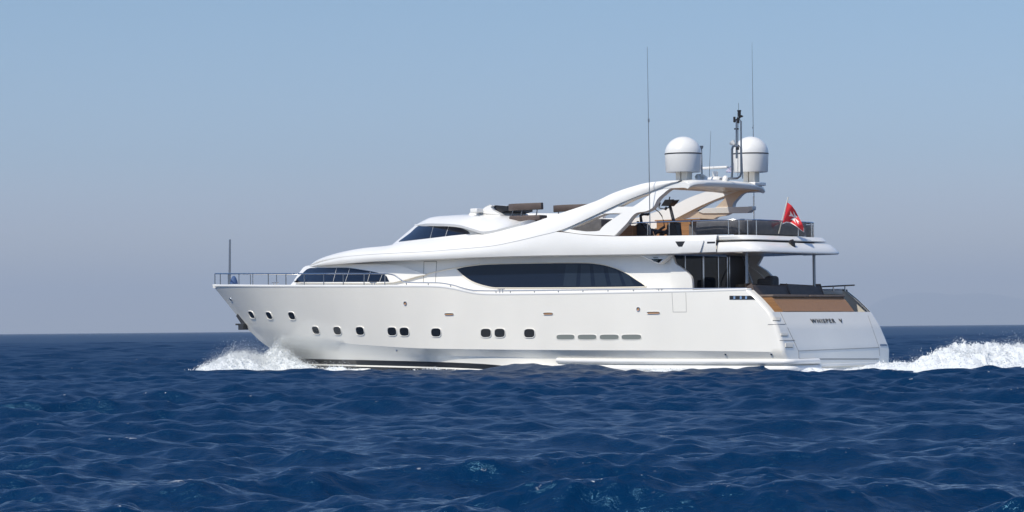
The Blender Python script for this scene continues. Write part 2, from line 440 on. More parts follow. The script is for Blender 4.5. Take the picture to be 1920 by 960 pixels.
# outer band: from the lower edge up to the groove / the deck edge
side = MB()
xs = np.concatenate([np.linspace(XE, 4, 70)[:-1], np.linspace(4, BAND_TIP - .02, 60)])
lowr = by_x(cB, xs); gr = by_x(cG, xs)
topE = [(1040, 434.5), (1060, 436), (1088, 439.5), (1113, 441.5), (1152, 443), (1295, 441.3), (1345, 440.3)]
cE = tr_curve(topE, [(0, .05), (2000, .05)], 40)
xj = PY(1050, 433, 3.0)[0]
te = by_x(cE, xs)
upr = [te[i] if xs[i] < xj else gr[i] for i in range(len(xs))]
r0 = [p + np.array((0, -.05, -.0)) * (1 if p[1] > .3 else 0) for p in lowr]
mid = []
for a, b in zip(lowr, upr):
    mid.append([a + (b - a) * s + np.array((0, .05 * math.sin(math.pi * s) * min(1, a[1]), 0)) for s in (.04, .15, .3, .5, .7, .85, .96, 1)])
rr = [r0] + [[m_[k] for m_ in mid] for k in range(8)]
lip = [p + np.array((0, -.12 * min(1, p[1]), .0)) for p in upr]
side.grid(rr + [lip], flip=True)
# soffit: under the overhang to the centre
side.grid([[np.array((p[0], p[1] * s, p[2] + .03 * (1 - s))) for p in r0] for s in (1, .66, .33, 0)])
side.mirror()
side.build('upper_deck_band', M['white'], yacht, smooth=40)
# sweep: the long curved flank that rises into the arch
sweep = MB()
n_ = 150
def resamp(c, n):
    return smooth_curve(c, n)
gg = resamp(cG, n_); tt = resamp(cT, n_)
prof_rows = []
for k, s in enumerate((0, .04, .12, .3, .5, .7, .88, .96, 1)):
    row = []
    for a, b in zip(gg, tt):
        d = b - a; bulge = .07 * math.sin(math.pi * min(1, .05 + .95 * s)) * min(1, max(a[1], 0) / 1.0)
        row.append(a + d * s + np.array((0, bulge + .006 * min(1, a[1]), 0)))
    prof_rows.append(row)
inner_top = [p + np.array((0, -.28 * min(1, p[1] / 2), -.02)) for p in prof_rows[-1]]
inner_low = [np.array((a[0], max(0, t[1] - .05), a[2] - .1)) for a, t in zip(gg, inner_top)]
under = [a + np.array((0, -.12 * min(1, a[1]), -.0)) for a in prof_rows[0]]
sweep.grid([under] + prof_rows + [inner_top, [np.array((t[0], t[1], g[2])) for g, t in zip(prof_rows[0], inner_top)], under], flip=True)
sweep.mirror()
# crown of the foredeck roof, between the two sweeps
xw = PY(985, 421, 2.3)[0]
ct = [p for p in cT if p[0] > xw]
sweep.grid([[np.array((p[0], p[1] * s, p[2] - .015 + .05 * (1 - s * s) * min(1, p[1]))) for p in ct] for s in (1, .7, .35, 0, -.35, -.7, -1)])
sweep.build('upper_moulding', M['white'], yacht, smooth=40)
# main deck cabin wall
HOUSE_TIP0 = PY(538, 533, 0)[0]; HOUSE_TIP1 = PY(574, 502, 0)[0]
h0 = breadth(2.58, HOUSE_TIP0, -8, 1.9, None, 8.4); h1 = breadth(2.5, HOUSE_TIP1, -8, 1.9, None, 8.0)
wall = MB()
w_top = tr_curve(Bm, [(0, 0), (2000, 0)], 90, h1, HOUSE_TIP1)
ZT = [(p[0], p[2]) for p in sorted(w_top, key=lambda p: p[0])]
deck_z = sorted([(p[0], p[2] - .1) for p in sr], key=lambda p: p[0])
cols = []
xa = XC
for t in np.concatenate([np.linspace(0, .6, 60)[:-1], np.linspace(.6, 1, 50)]):
    xb0 = xa + t * (HOUSE_TIP0 - xa); xb1 = xa + t * (HOUSE_TIP1 - xa)
    a = np.array((xb0, max(0, h0(xb0)), interp(deck_z, xb0))); b = np.array((xb1, max(0, h1(xb1)), interp(ZT, xb1) + .03))
    cols.append([a + (b - a) * s for s in np.linspace(0, 1, 9)])
wrows = [[c[k] for c in cols] for k in range(9)]
wall.grid(wrows)
wall_near = bvh_of(wall)
# wing plate at the aft end of the wall
wing = [(1261, 476), (1263.5, 486), (1266, 494), (1273, 499), (1282, 505), (1291, 513), (1296, 520), (1298, 530), (1298.5, 546)]
wl_ = [PY(px, py, 2.56) for px, py in dense(wing, 24)]
xa_ = XC + .1
loop = [np.array((xa_, 2.56, wl_[0][2]))] + wl_ + [np.array((xa_, 2.56, wl_[-1][2]))]
wall.prism([loop], (0, -.12, 0))
wall.mirror()
wall.build('cabin_wall', M['white'], yacht, smooth=40)
# buttress under the overhang
b_ = MB(); bt = [(1196, 477.5), (1259, 477), (1246, 488), (1237, 495), (1225, 492), (1210, 485)]
for sg in (1, -1):
    b_ = MB(); b_.prism([[PY(px, py, 2.82) * np.array((1, sg, 1)) for px, py in bt]], (0, -.3 * sg, 0)); b_.build('overhang_bracket', M['white'], yacht, bevel=.06, recalc=True)
b_ = MB(); 
for k in range(3):
    c = PY(1229 + k * .3, 483 + k * 3.0, 2.83); b_.box((c[0] - .1, 2.81, c[2] - .014), (c[0] + .1, 2.835, c[2] + .014))
b_.build('louvre_vent', M['ventgrey'], yacht)
# forward fairing around the front windows
fair = MB()
patch(fair, dense([(556, 527), (566, 513), (577, 501.5), (600, 499), (650, 497), (700, 496.5), (735, 497), (755, 499.5), (775, 505.5), (790, 511), (800, 514.5)]),
      dense([(556, 532), (700, 532), (735, 530.5), (752, 527.5), (770, 523), (785, 518.5), (800, 515.5)]), wall_near, off=.11, nx=60, ny=8)
fair.build('window_fairing', M['white'], yacht, bevel=.03)
fair_bvh = bvh_of(fair)
lin = MB()
strip = dense([(742, 528.5), (760, 525.5), (785, 519), (810, 511.5), (840, 505), (870, 499.5), (900, 495)], 30)
lin.tube([cast(wall_near, *p)[0] for p in strip], .03, 6)
lin.build('wall_moulding', M['cream'], yacht)
door = MB()
for a, b in (((795, 490), (794, 529)), ((819, 490), (816.5, 529)), ((795, 490.5), (819, 490))):
    door.tube([cast(wall_near, *p)[0] for p in (a, b)], .012, 5)
door.build('side_door', M['seam'], yacht)

# windows: each a frame-less dark pane lying on the wall
def window(name, panes, bvh, off, label=None):
    root = None
    for i, (top, bot, mk) in enumerate(panes):
        mb = MB(); patch(mb, top, bot, bvh, off=off + .004 * (i > 0), nx=36 if i == 0 else 8, ny=7)
        o = mb.build(name if i == 0 else 'pane', M[mk], yacht if i == 0 else root, smooth=40)
        if i == 0: root = o
    return root
fw_t = dense([(551, 528.2), (564, 516), (577.5, 504), (583, 502.5), (645, 502), (680, 506), (705, 510.6), (720.6, 515), (728, 521.5), (730, 528)]); fw_b = [(551, 529), (640, 528.8), (730, 528.3)]
fo = window('front_window', [(fw_t, fw_b, 'glass')], fair_bvh, .008)
for a, b in (((631.5, 502.5), (625, 528)), ((656, 503.5), (648, 528)), ((695, 508.5), (689.5, 528)), ((717, 514.5), (712, 528))):
    mull = MB(); mull.tube([cast(fair_bvh, *p)[0] + np.array((0, .010, 0)) for p in (a, b)], .008, 5)
    mull.build('mullion', M['white'], fo)
mw_t = dense([(856, 503.6), (875, 499.2), (919, 495), (1012, 493), (1060, 492.3), (1100, 492.5), (1125, 495), (1150, 501), (1175, 512), (1195, 525), (1206, 532), (1212, 537)], 80)
mw_b = dense([(856, 504.5), (870, 518), (887.5, 529), (912.5, 537), (931, 540), (1000, 540), (1120, 539.3), (1212, 538)], 80)
mo = window('saloon_window', [(mw_t, mw_b, 'glass')], wall_near, .012)
for a, b, c_, d_ in ((1062, 1056, 1084, 1080), (1090, 1088, 1106, 1109), (1112, 1117, 1131, 1139), (1139, 1147, 1158, 1168), (1164, 1175, 1180, 1190)):
    mb = MB(); pts = []
    for s in np.linspace(.04, .96, 8):
        yy0 = interp(mw_t, a) + 1; 
        row = []
        for u in (0, .5, 1):
            xt_, xb_ = a + (c_ - a) * u, b + (d_ - b) * u
            y0, y1 = interp(mw_t, xt_) + 2, interp(mw_b, xb_) - 1.5
            h, n = cast(wall_near, xt_ + (xb_ - xt_) * s, y0 + (y1 - y0) * s); row.append(h + n * .016)
        pts.append(row)
    mb.grid(pts); tag(mb.build('pane', M['glass2'], mo), 'paler pane with curtain showing through')
frm = MB(); ring = [cast(wall_near, px, py)[0] + np.array((0, .012, 0)) for px, py in mw_t] + [cast(wall_near, px, py)[0] + np.array((0, .012, 0)) for px, py in mw_b[::-1]]
frm.tube(ring + [ring[0]], .022, 6); frm.build('frame', M['cream'], mo)

# ---- wheelhouse
WT0 = PY(731, 458.5, 0)[0]; WT1 = PY(779, 423, 0)[0]
wy0 = breadth(2.2, WT0, -8, 1.9, None, 5.6); wy1 = breadth(1.98, WT1, -8, 1.9, None, 5.0)
wb = sorted([solve(px, py, wy0, -6, WT0 - .01) for px, py in dense([(738, 458), (747, 457), (800, 451), (850, 446), (885, 442), (975, 430)], 40)], key=lambda p: p[0])
wt = sorted([solve(px, py, wy1, -6, WT1 - .01) for px, py in dense([(783, 421.5), (803, 419.5), (840, 420), (862, 423), (900, 424), (975, 421)], 40)], key=lambda p: p[0])
xwa = PY(970, 424, 2.1)[0]
wh = MB(); cols = []
for t in np.linspace(0, 1, 70):
    xb0 = xwa + t * (WT0 - xwa); xb1 = xwa + t * (WT1 - xwa)
    a = np.array((xb0, max(0, wy0(xb0)), np.interp(xb0, [p[0] for p in wb], [p[2] for p in wb]) - .08))
    b = np.array((xb1, max(0, wy1(xb1)), np.interp(xb1, [p[0] for p in wt], [p[2] for p in wt])))
    cols.append([a + (b - a) * s for s in np.linspace(0, 1, 7)])
wh.grid([[c[k] for c in cols] for k in range(7)])
wh_bvh = bvh_of(wh); wh.mirror(); wh.build('wheelhouse', M['white'], yacht, smooth=40)
uo = window('wheelhouse_window', [(dense([(748, 452.5), (768, 438), (789, 422.5), (803, 422), (840.6, 423.8), (862.5, 427.5), (879, 434.5), (881, 437)]), [(748, 453.5), (800, 447.5), (850, 441.5), (881, 438.5)], 'glass')], wh_bvh, .01)
for a, b in (((813.5, 422.5), (807, 446.5)), ((841.5, 424.5), (835.5, 443))):
    mull = MB(); mull.tube([cast(wh_bvh, *p)[0] + np.array((0, .012, 0)) for p in (a, b)], .008, 5)
    mull.build('mullion', M['white'], uo)
roof = MB()
ry = lambda x: 0
RT = PY(777, 424, 0)[0]
ryo = breadth(2.62, RT, -8, 1.8, None, 5.6)
ed = [(780, 422.5), (803, 419), (832, 419.3), (860, 421.5), (884, 428), (907, 434), (925, 432), (941, 428), (960, 423), (976, 418.5)]
edge = sorted([solve(px, py, ryo, -6, RT - .01) for px, py in dense(ed, 60)], key=lambda p: p[0])
xra = edge[0][0]
shy = lambda x: ryo(x) * .55
sh_ = [(781, 421), (794, 415), (808, 409.3), (831, 405), (878, 402.5), (905, 402.5), (935, 404.5), (955, 406), (968, 410), (985, 417)]
shd = sorted([solve(px, py, shy, -6, RT - .02) for px, py in dense(sh_, 60)], key=lambda p: p[0])
xs = np.linspace(xra, RT - .02, 70)
E = by_x(edge, xs); Sh = by_x(shd, xs)
for p, x in zip(E, xs): p[1] = max(0, ryo(x))
for p, x in zip(Sh, xs): p[1] = max(0, shy(x))
low_ = [p + np.array((0, -.06 * min(1, p[1]), -.1 * min(1, p[1] * 1.5))) for p in E]
mids = [[a + (b - a) * s + np.array((0, 0, .10 * math.sin(math.pi * s) * min(1, a[1]))) for a, b in zip(E, Sh)] for s in (0, .08, .25, .5, .75, 1)]
ctr = [np.array((p[0], 0, p[2] + .04 * min(1, p[1]))) for p in Sh]
und = [np.array((p[0], p[1] * .6, p[2] + .02)) for p in low_]; und0 = [np.array((p[0], 0, p[2] + .02)) for p in low_]
roof.grid([und0, und, low_] + mids + [[a + (b - a) * .5 + np.array((0, 0, .01)) for a, b in zip(Sh, ctr)], ctr], flip=True)
# close the after end
endl = [r[0] for r in [low_] + mids + [ctr]]
cl = [np.array((p[0] - .02, p[1] * .98, p[2])) for p in endl]
roof.grid([endl, [np.array((p[0] - .05, p[1], endl[0][2])) for p in endl]])
roof.mirror(); roof.build('wheelhouse_roof', M['white'], yacht, smooth=45)

# ---- flybridge deck and radar arch
fd = MB(); XFA = PY(1471, 440, 0)[0]
fd.box((XFA + .25, -2.6, Z_FLY - .26), (PY(960, 430, 2.3)[0], 2.6, Z_FLY - .12)); fd.build('flybridge_deck', M['teak_deck'], yacht)
K = .27
def A3(px, py, y=3.06): return PT(px, py, y, K, Z_FLY)
outl = dense([(1046, 432.5), (1060, 434.5), (1088, 438.5), (1113, 440.3), (1152, 442)], 12) + \
       dense([(1152.5, 441.7), (1173, 421), (1194, 399), (1212, 396), (1225, 388), (1233, 373), (1244, 363), (1256, 354), (1272, 350), (1289, 348)], 30)[1:] + \
       dense([(1291, 341), (1262, 341), (1225, 351), (1187, 363), (1150, 380), (1120, 396), (1080, 414), (1046, 430)], 24)
hole1 = dense([(1067, 429.5), (1085, 421), (1103, 413.5), (1123, 405), (1136, 400.5)], 12) + dense([(1164, 400.5), (1130, 425), (1122.5, 433), (1103, 434), (1080, 431.5)], 16)
hole2 = dense([(1158, 387.5), (1177, 378), (1197, 369), (1222, 361.5)], 10) + dense([(1215, 367.5), (1201, 378), (1187, 387.5)], 8)
arch = MB(); n_in = np.array((0, -.24, -.02))
arch.prism([[A3(*p) for p in outl], [A3(*p) for p in hole1], [A3(*p) for p in hole2]], n_in)
arch.mirror(); arch.build('radar_arch', M['white'], yacht, smooth=35, bevel=.035, recalc=True)
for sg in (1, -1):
    al = MB(); al.prism([[(A3(*p) + n_in + np.array((0, -.004, 0))) * np.array((1, sg, 1)) for p in l_] for l_ in (outl, hole1, hole2)], (0, -.012 * sg, 0)); al.build('arch_bounce_skin', M['tan'], yacht, smooth=30, recalc=True)  # thin added skin inside each leg, its tan imitating bounce from the deck
# hardtop joining the two legs
ht = MB()
pA = A3(1222, 343); pB = A3(1291, 343)
xf_, xb_ = pA[0], pB[0]; yh = 2.62; zt_ = PY(1262, 338.5, 2.3)[2]
rows = []
NX = 16
for i in range(25):
    v = -1 + 2 * i / 24; y = yh * v; e = (1 - abs(v) ** 2.5)
    x_f = xf_ - .15 * e; x_b = xb_ - .28 * e
    th = .19
    topc = [np.array((x_f + (x_b - x_f) * s, y, zt_ + .05 * e - .10 * (1 - min(1, s * 6)) ** 2 - .05 * max(0, s * 8 - 7) ** 2 - .1 * (abs(v) ** 14))) for s in np.linspace(0, 1, NX)]
    botc = [p - np.array((0, 0, th + .03 * e)) for p in topc[::-1]]
    nose = [topc[-1] + np.array((-.07, 0, -.05)), topc[-1] + np.array((-.08, 0, -.12))]
    rows.append(topc + nose + botc)
ht.grid(rows, close=True)
for k, fl in ((0, 1), (-1, 0)):
    r = rows[k]; n2 = len(r); ht.add(r, [tuple(range(n2))[::(-1 if fl else 1)]])
ht.build('hardtop', M['white'], yacht, smooth=50)
ZH = zt_ + .03

# ---- domes, mast, antennas on the hardtop
def dome(px, y):
    base = PY(px, 337, y); r = .665
    zb = PY(px, 323, y)[2]; zs = PY(px, 288.5, y)[2]; ztp = PY(px, 256, y)[2]
    mb = MB(); c = (base[0], y, 0)
    cyl = [(.0, zb), (r * .93, zb), (r * .955, zb + .03), (r, zs - .04), (r, zs)]
    h = ztp - zs
    cap_ = [(r * math.cos(a), zs + h * math.sin(a)) for a in np.linspace(0, math.pi / 2, 14)]
    mb.lathe(c, cyl + cap_, 40)
    o = mb.build('radome', M['white'], yacht, smooth=40)
    s = MB().lathe(c, [(r - .01, zs - .025), (r + .006, zs - .025), (r + .006, zs + .018), (r - .01, zs + .018)], 40); s.build('seam_band', M['black'], o)
    p = MB()
    p.box((c[0] - .28, y - .16, ZH - .08), (c[0] - .03, y + .2, zb + .02)); p.box((c[0] + .02, y - .18, ZH - .08), (c[0] + .22, y + .18, zb + .02))
    p.build('pedestal', M['cream'], o, bevel=.02)
    return c, ztp
c1, z1 = dome(1281.5, 2.05); c2, z2 = dome(1408, -2.05)
pl = MB().box((c2[0] - .45, -2.4, ZH - .1), (c2[0] + .4, -1.6, ZH + .02)); pl.build('dome_plinth', M['white'], yacht, bevel=.03)
def whip(b, t, y, r0=.022, r1=.008, ferr=None, name='whip_antenna', mk='steel_dark'):
    a, c = PY(*b, y), PY(*t, y); mb = MB()
    mb.tube([a + (c - a) * s for s in np.linspace(0, 1, 8)], r0, 6, r1=r1)
    if ferr: f_ = PY(*ferr, y); mb.tube([f_ - (c - a) * .006, f_ + (c - a) * .012], r0 * 1.7, 8)
    return mb.build(name, M[mk], yacht)
whip((1219, 440), (1213.7, 88), 2.98, .019, .007, (1216.3, 227))
whip((1412.5, 262), (1410, 80), -2.9, .015, .005, (1411.7, 240))
w3 = MB(); w3.tube([PY(1414, 412, -2.75), PY(1413.5, 368, -2.75)], .035, 8); w3.tube([PY(1414, 370, -2.75), PY(1411, 322, -2.9), PY(1412.5, 262, -2.9)], .02, 6); w3.build('antenna_foot', M['steel'], yacht)
whip((1330, 332), (1332.7, 246), .3, .012, .006, None)
mb = MB(); mb.tube([PY(1316.5, 337, .9), PY(1315, 275, .9)], .03, 8); mb.tube([PY(1315, 279, .9), PY(1315, 273.5, .9)], .055, 8, r1=.08); mb.build('signal_post', M['steel_dark'], yacht)
mast = MB(); ym = .2
mast.tube([PY(x, y, ym) for x, y in ((1372, 334), (1373, 322), (1372.5, 280), (1374, 275), (1378, 273.5), (1385, 273.5), (1389.5, 277), (1390, 322), (1388, 330), (1383, 334), (1350, 335.5))], .042, 8)
mast.tube([PY(1381, 297, ym), PY(1381, 226, ym)], .036, 8)
mast.tube([PY(1389.7, 277, ym), PY(1389.3, 227, ym), PY(1386, 223, ym)], .034, 8)
mast.tube([PY(1383.5, 330, ym - .1), PY(1384, 230, ym - .1)], .012, 6)
mast.tube([PY(1392.5, 335, ym - .3), PY(1391, 292, ym - .3)], .02, 6)
mo_ = mast.build('light_mast', M['steel_dark'], yacht)
lt = MB()
for (x, y0, y1, r) in ((1386, 219, 207, .062), (1386, 209, 206.5, .075), (1377, 229, 219, .045), (1384, 231, 220, .05), (1390.5, 220, 216, .03), (1391, 219, 217, .05)):
    lt.tube([PY(x, y0, ym), PY(x, y1, ym)], r, 10)
lt.tube([PY(1376, 228.5, ym), PY(1391, 217, ym)], .035, 6); lt.tube([PY(1385, 207, ym), PY(1384.7, 193, ym)], .007, 5)
lt.build('navigation_light', M['black'], mo_)
for x, y0, y1, r in ((1378, 243, 240.5, .035), (1383.5, 243, 240.5, .035), (1383, 281, 276, .06)):
    MB().tube([PY(x, y0, ym + .1), PY(x, y1, ym + .1)], r, 8).build('navigation_light', M['black'], mo_)
hn = MB(); hn.tube([PY(1377, 272, ym), PY(1372.5, 266.5, ym)], .05, 10, r1=.12); hn.build('horn', M['white'], mo_)
rd = MB(); a, b = PY(1318, 315.5, 0), PY(1365, 315.5, 0)
rd.box((b[0], -.09, a[2] - .045), (a[0], .09, a[2] + .045)); ro = rd.build('radar_scanner', M['white'], yacht, bevel=.03)
rd = MB(); c = PY(1341, 325, 0); rd.lathe((c[0], 0, ZH - .05), [(.0, 0), (.3, 0), (.32, .12), (.25, .22), (.1, .24), (.1, .42), (0, .42)], 20); rd.build('pedestal', M['white'], ro)
for px, y, r in ((1353, -.5, .17), (1309, 1.4, .1), (1322, .8, .1), (1360, .3, .12)):
    c = PY(px, 330, y); MB().lathe((c[0], y, ZH - .05), [(0, 0), (r * .9, 0), (r, .08), (r * .85, .17), (r * .4, .23), (0, .24)], 16).build('gps_antenna', M['white'], yacht)
sl = MB(); c = PY(1313, 333, 1.3); sl.box((c[0] - .1, 1.2, ZH), (c[0] + .12, 1.4, ZH + .22)); sl.tube([(c[0] - .2, 1.3, ZH + .12), (c[0] + .2, 1.3, ZH + .12)], .07, 8)
sl.build('searchlight', M['cream'], yacht, bevel=.02)

# arm of the near and far arch: the small shelf reaching aft

# ---- aft moulding of the upper deck
aft = MB(); XL = PY(1509, 470, 0)[0]
def outline(x_s, x_e, yb, n=7, m=44):
    """port side, round the stern, starboard side"""
    out = []
    for a in np.linspace(0, math.pi, m):
        c, s = math.cos(a), math.sin(a)
        y = yb * (abs(c) ** (2 / n)) * (1 if c > 0 else -1); x = x_s + (x_e - x_s) * (abs(s) ** (2 / 6.0))
        out.append((x, y))
    return out
zl0 = PY(1400, 473, 3.05)[2]; zl1 = PY(1400, 453.5, 2.9)[2]
zu0 = PY(1409, 449.5, 2.7)[2]; zu1 = PY(1409, 440, 2.7)[2]
def ringz(o, z): return [np.array((x, y, z)) for x, y in o]
XS = XE + .02
L = [ringz(outline(XS, XL + .35, 2.7), zl0 + .06), ringz(outline(XS, XL + .1, 2.93), zl0 + .015), ringz(outline(XS, XL, 3.0), zl0), ringz(outline(XS, XL - .03, 3.06), zl0 + .03), ringz(outline(XS, XL - .02, 3.07), zl0 + .09),
     ringz(outline(XS, XL + .2, 3.03), zl0 + .26), ringz(outline(XS, XL + .36, 2.98), zl1), ringz(outline(XS, XL + .48, 2.88), zl1 + .02), ringz(outline(XS, XL + .7, 2.6), zl1)]
aft.grid(L, flip=True)
aft.grid([[np.array((p[0], p[1] * s, p[2])) for p in L[0][:22]] for s in (1, .5, 0, -.5, -1)])
aft.build('aft_fascia', M['white'], yacht, smooth=45)
up_ = MB(); XU = PY(1489, 444, 0)[0]
U = [ringz(outline(XS + .4, XU + .5, 2.5), zu0 + .01), ringz(outline(XS + .4, XU + .05, 2.86), zu0), ringz(outline(XS + .4, XU, 2.95), zu0 + .03), ringz(outline(XS + .4, XU + .12, 2.97), zu1 - .05),
     ringz(outline(XS + .4, XU + .2, 2.92), zu1), ringz(outline(XS + .4, XU + .6, 2.6), zu1 + .01), ringz(outline(XS + .4, XU + 1.2, 1.2), zu1 + .01)]
up_.grid(U, flip=True); up_.build('aft_coaming', M['white'], yacht, smooth=45)
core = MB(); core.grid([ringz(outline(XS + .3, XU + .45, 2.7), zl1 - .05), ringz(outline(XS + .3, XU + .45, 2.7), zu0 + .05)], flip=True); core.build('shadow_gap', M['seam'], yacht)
# scoop on the near side of the band
sc = MB(); pts = [(1287, 452), (1321, 451), (1318, 461), (1314, 473.5), (1277, 474)]
sco = MB()
sside = bvh_of(side)
patch(sco, [(1276, 472), (1287, 452), (1321, 451.2)], [(1276, 473.4), (1314, 472.8), (1321, 452)], sside, off=.07, nx=22, ny=6, yfall=3.05)
sco.build('scoop', M['white'], yacht, bevel=.02)
sco = MB(); patch(sco, [(1266.5, 452.8), (1287, 452.5)], [(1266.5, 453.2), (1272, 462.3), (1287, 462.5)], sside, off=.012, nx=10, ny=3, yfall=3.05); sco.build('scoop_intake', M['black'], yacht)
sco = MB(); patch(sco, [(1326, 453.2), (1344, 453)], [(1326, 456.5), (1344, 455.8)], sside, off=.012, nx=6, ny=2, yfall=3.05); sco.build('side_slot', M['black'], yacht)
lamp = MB(); c = PX(1485, 457, XL + .22); lamp.tube([c + np.array((0, .05, .12)), c + np.array((-.03, -.08, -.14))], .09, 10, r1=.07); lamp.box((c[0] - .05, c[1] - .14, c[2] - .1), (c[0] + .12, c[1] + .02, c[2] + .1)); lamp.build('deck_floodlight', M['black'], yacht)

# ---- windbreak round the after flybridge
XWB = PY(1471, 440, 0)[0]
ow = outline(PY(1296, 440, 2.8)[0], XWB, 2.72, 7, 60)
zt_w = PY(1300, 414.5, 2.72)[2]; zb_w = zu1
scr = MB(); rail = MB(); posts = []
scr_pts = [np.array((x, y, 0)) for x, y in ow]
for pane in range(10):
    a, b = pane * 6, min(59, pane * 6 + 6)
    g = MB(); pp = scr_pts[a:b + 1]
    g.grid([[p + np.array((0, 0, zb_w + .03)) for p in pp], [p + np.array((0, 0, zt_w - .06)) for p in pp]])
    o = g.build('windbreak_pane', M['screen'], yacht)
for k in list(range(0, 60, 6)) + [59]:
    p = scr_pts[min(59, k)]
    if abs(p[1]) > 2.9: continue
    pm = MB(); pm.tube([p + np.array((0, 0, zb_w - .02)), p + np.array((0, 0, zt_w))], .022, 6); pm.build('windbreak_post', M['steel'], yacht)
rail.tube([p + np.array((0, 0, zt_w)) for p in scr_pts], .024, 8)
rail.tube([PY(1296, 414.5, 2.75), PY(1200, 417.5, 2.75), PY(1172, 420, 2.75)], .022, 8)
for px in (1214.5, 1254.7): rail.tube([PY(px, 418, 2.75), PY(px, 441, 2.75)], .018, 6)
rail.build('flybridge_rail', M['steel'], yacht)

# ---- saloon bulkhead and cockpit
bk = MB(); zc1 = zl0 + .1
bk.box((XC + .02, -2.5, Z_COCK), (XC + .1, 2.5, zc1)); bk.build('saloon_bulkhead', M['wallbrown'], yacht)
dr = MB(); y_l, y_r = PX(1264, 510, XC)[1], PX(1361, 510, XC)[1]
dr.box((XC - .02, y_r, Z_COCK + .02), (XC + .01, y_l, zc1 - .12)); do = dr.build('saloon_door', M['door'], yacht)
st = MB()
for px, w in ((1283, .03), (1317, .05), (1345, .025), (1362, .03), (1366, .03)):
    y = PX(px, 510, XC)[1]; st.box((XC - .05, y - w, Z_COCK + .02), (XC - .022, y + w, zc1 - .12))
st.box((XC - .048, y_r, zc1 - .12), (XC - .02, y_l, zc1 - .05)); st.build('frame', M['steel'], do)
pil = []
for px, y, yb in ((1400.5, 2.15, 545), (1527, -2.15, 553)):
    b = PY(px, yb, y); mb = MB(); mb.tube([np.array((b[0], y, b[2] - .1)), np.array((b[0], y, zl0 + .1))], .055, 12); mb.build('overhang_pillar', M['steel_dark'], yacht)
# far side stair wing and stair
sw = MB(); poly = [(1403, 473), (1433, 473), (1420, 497), (1437, 508), (1446, 517), (1449, 536), (1420, 545), (1403, 545), (1393, 520), (1393, 473)]
sw.prism([[PY(x, y, -2.62) for x, y in poly]], (0, -.14, 0)); sw.build('stair_wing', M['white'], yacht, bevel=.02)
ss = MB()
x0s, z0s = PY(1432, 540, -2.2)[0], Z_COCK
for k in range(9):
    ss.box((x0s + .27 * k, -2.6, z0s), (x0s + .27 * (k + 1), -1.75, z0s + .27 * (k + 1)))
ss.build('stair', M['beige'], yacht, bevel=.01)
hr = MB(); hr.tube([PY(1392, 478, -1.75), PY(1398, 500, -1.75), PY(1411, 530, -1.75), PY(1410, 535, -1.75)], .022, 6); hr.build('stair_handrail', M['steel_dark'], yacht)
tkb = MB()       # teak front of the sun pad facing aft
tt0 = [PY(1440, 584, 2.75)[0]]
xA = tr_x(Z_SHELF) + .12; zA = Z_SHELF + .02; xB = PX(1520, 557, xA + .45)[0]; zB = PX(1520, 558, xA + .45)[2]
tkb.prism([[np.array((xA, 2.6, zA)), np.array((xA + .45, 2.6, zB)), np.array((xA + 1.5, 2.6, zB)), np.array((xA + 1.5, 2.6, zA))]], (0, -5.1, 0))
tkb.build('sunpad_base', M['teak'], yacht, bevel=.01)

# ---- transom details
stp = MB()
tbvh = bvh_of(hull)
def tline(a, b, r, mb, n=8):
    P_ = [(a[0] + (b[0] - a[0]) * s, a[1] + (b[1] - a[1]) * s) for s in np.linspace(0, 1, n)]
    P_ = [cast(tbvh, *p)[0] for p in P_ if tbvh.ray_cast(Vector(OL), Vector(ray(*p)))[0] is not None]
    if len(P_) > 1: mb.tube(P_, r, 5)
ln = MB()
tline((1463, 586), (1497, 658), .014, ln); tline((1497, 658), (1648, 651.5), .012, ln); tline((1648, 651), (1649, 667), .012, ln); tline((1497, 658), (1498, 671), .012, ln)
tline((1440, 608.5), (1472, 608), .014, ln); tline((1462, 638.5), (1490, 638), .014, ln); tline((1624, 582), (1648, 651), .01, ln)
ln.build('transom_seam', M['seam'], yacht)
def tpatch(x0_, x1_, y0_, y1_, mk, name, off=.012, sk=0):
    mb = MB(); patch(mb, [(x0_, y0_), (x1_, y0_)], [(x0_, y1_), (x1_, y1_)], tbvh, off=off, nx=6, ny=3); return mb.build(name, M[mk], yacht)
for (a, b, c_, d_) in ((1449, 1462, 595, 601), (1464, 1476, 625, 629.5), (1472, 1486, 644, 651)):
    so = tpatch(a, b, c_, d_, 'cream', 'boarding_step', .02)
    mb = MB(); tline((a, d_ + .3), (b, d_ + .3), .018, mb, 4); tline((b, c_), (b, d_ + .3), .014, mb, 3); mb.build('tread_edge', M['ventgrey'], so)
tpatch(1650, 1663, 645.5, 648.5, 'steel_dark', 'mooring_slot')
tpatch(1498, 1648, 672.2, 674.2, 'seam', 'platform_gap', .006)
# spray rail along the side, wrapping round the quarter
sr_ = MB(); pth = []
for px, py in dense([(1046, 675.5), (1060, 676.3), (1200, 677.5), (1464, 678.5)], 40):
    h, n = cast(hull_bvh, px, py); pth.append(h + np.array((0, .03, 0)))
zz = pth[-1][2]
for a in np.linspace(0, 80, 8):
    xq = tr_x(zz) + .24; pth.append(np.array((xq - .34 * math.sin(R(a)), pth[39][1] - .34 * (1 - math.cos(R(a))), zz)))
pth.append(np.array((tr_x(zz) - .10, 1.75, zz)))
sr_.tube(pth, .095, 12); sr_.build('rubbing_strake', M['white'], yacht, smooth=60)
sr_ = MB(); sr_.tube([p + np.array((.0, -.04, -.25)) for p in pth], .12, 10); sr_.build('lower_strake', M['white'], yacht, smooth=60)
sp_ = MB(); z_p = PY(1560, 680, 0)[2]; sp_.box((tr_x(z_p) - .15, -2.6, z_p - .12), (tr_x(z_p) + .1, 1.7, z_p - .02)); sp_.build('swim_platform', M['white'], yacht, bevel=.02)
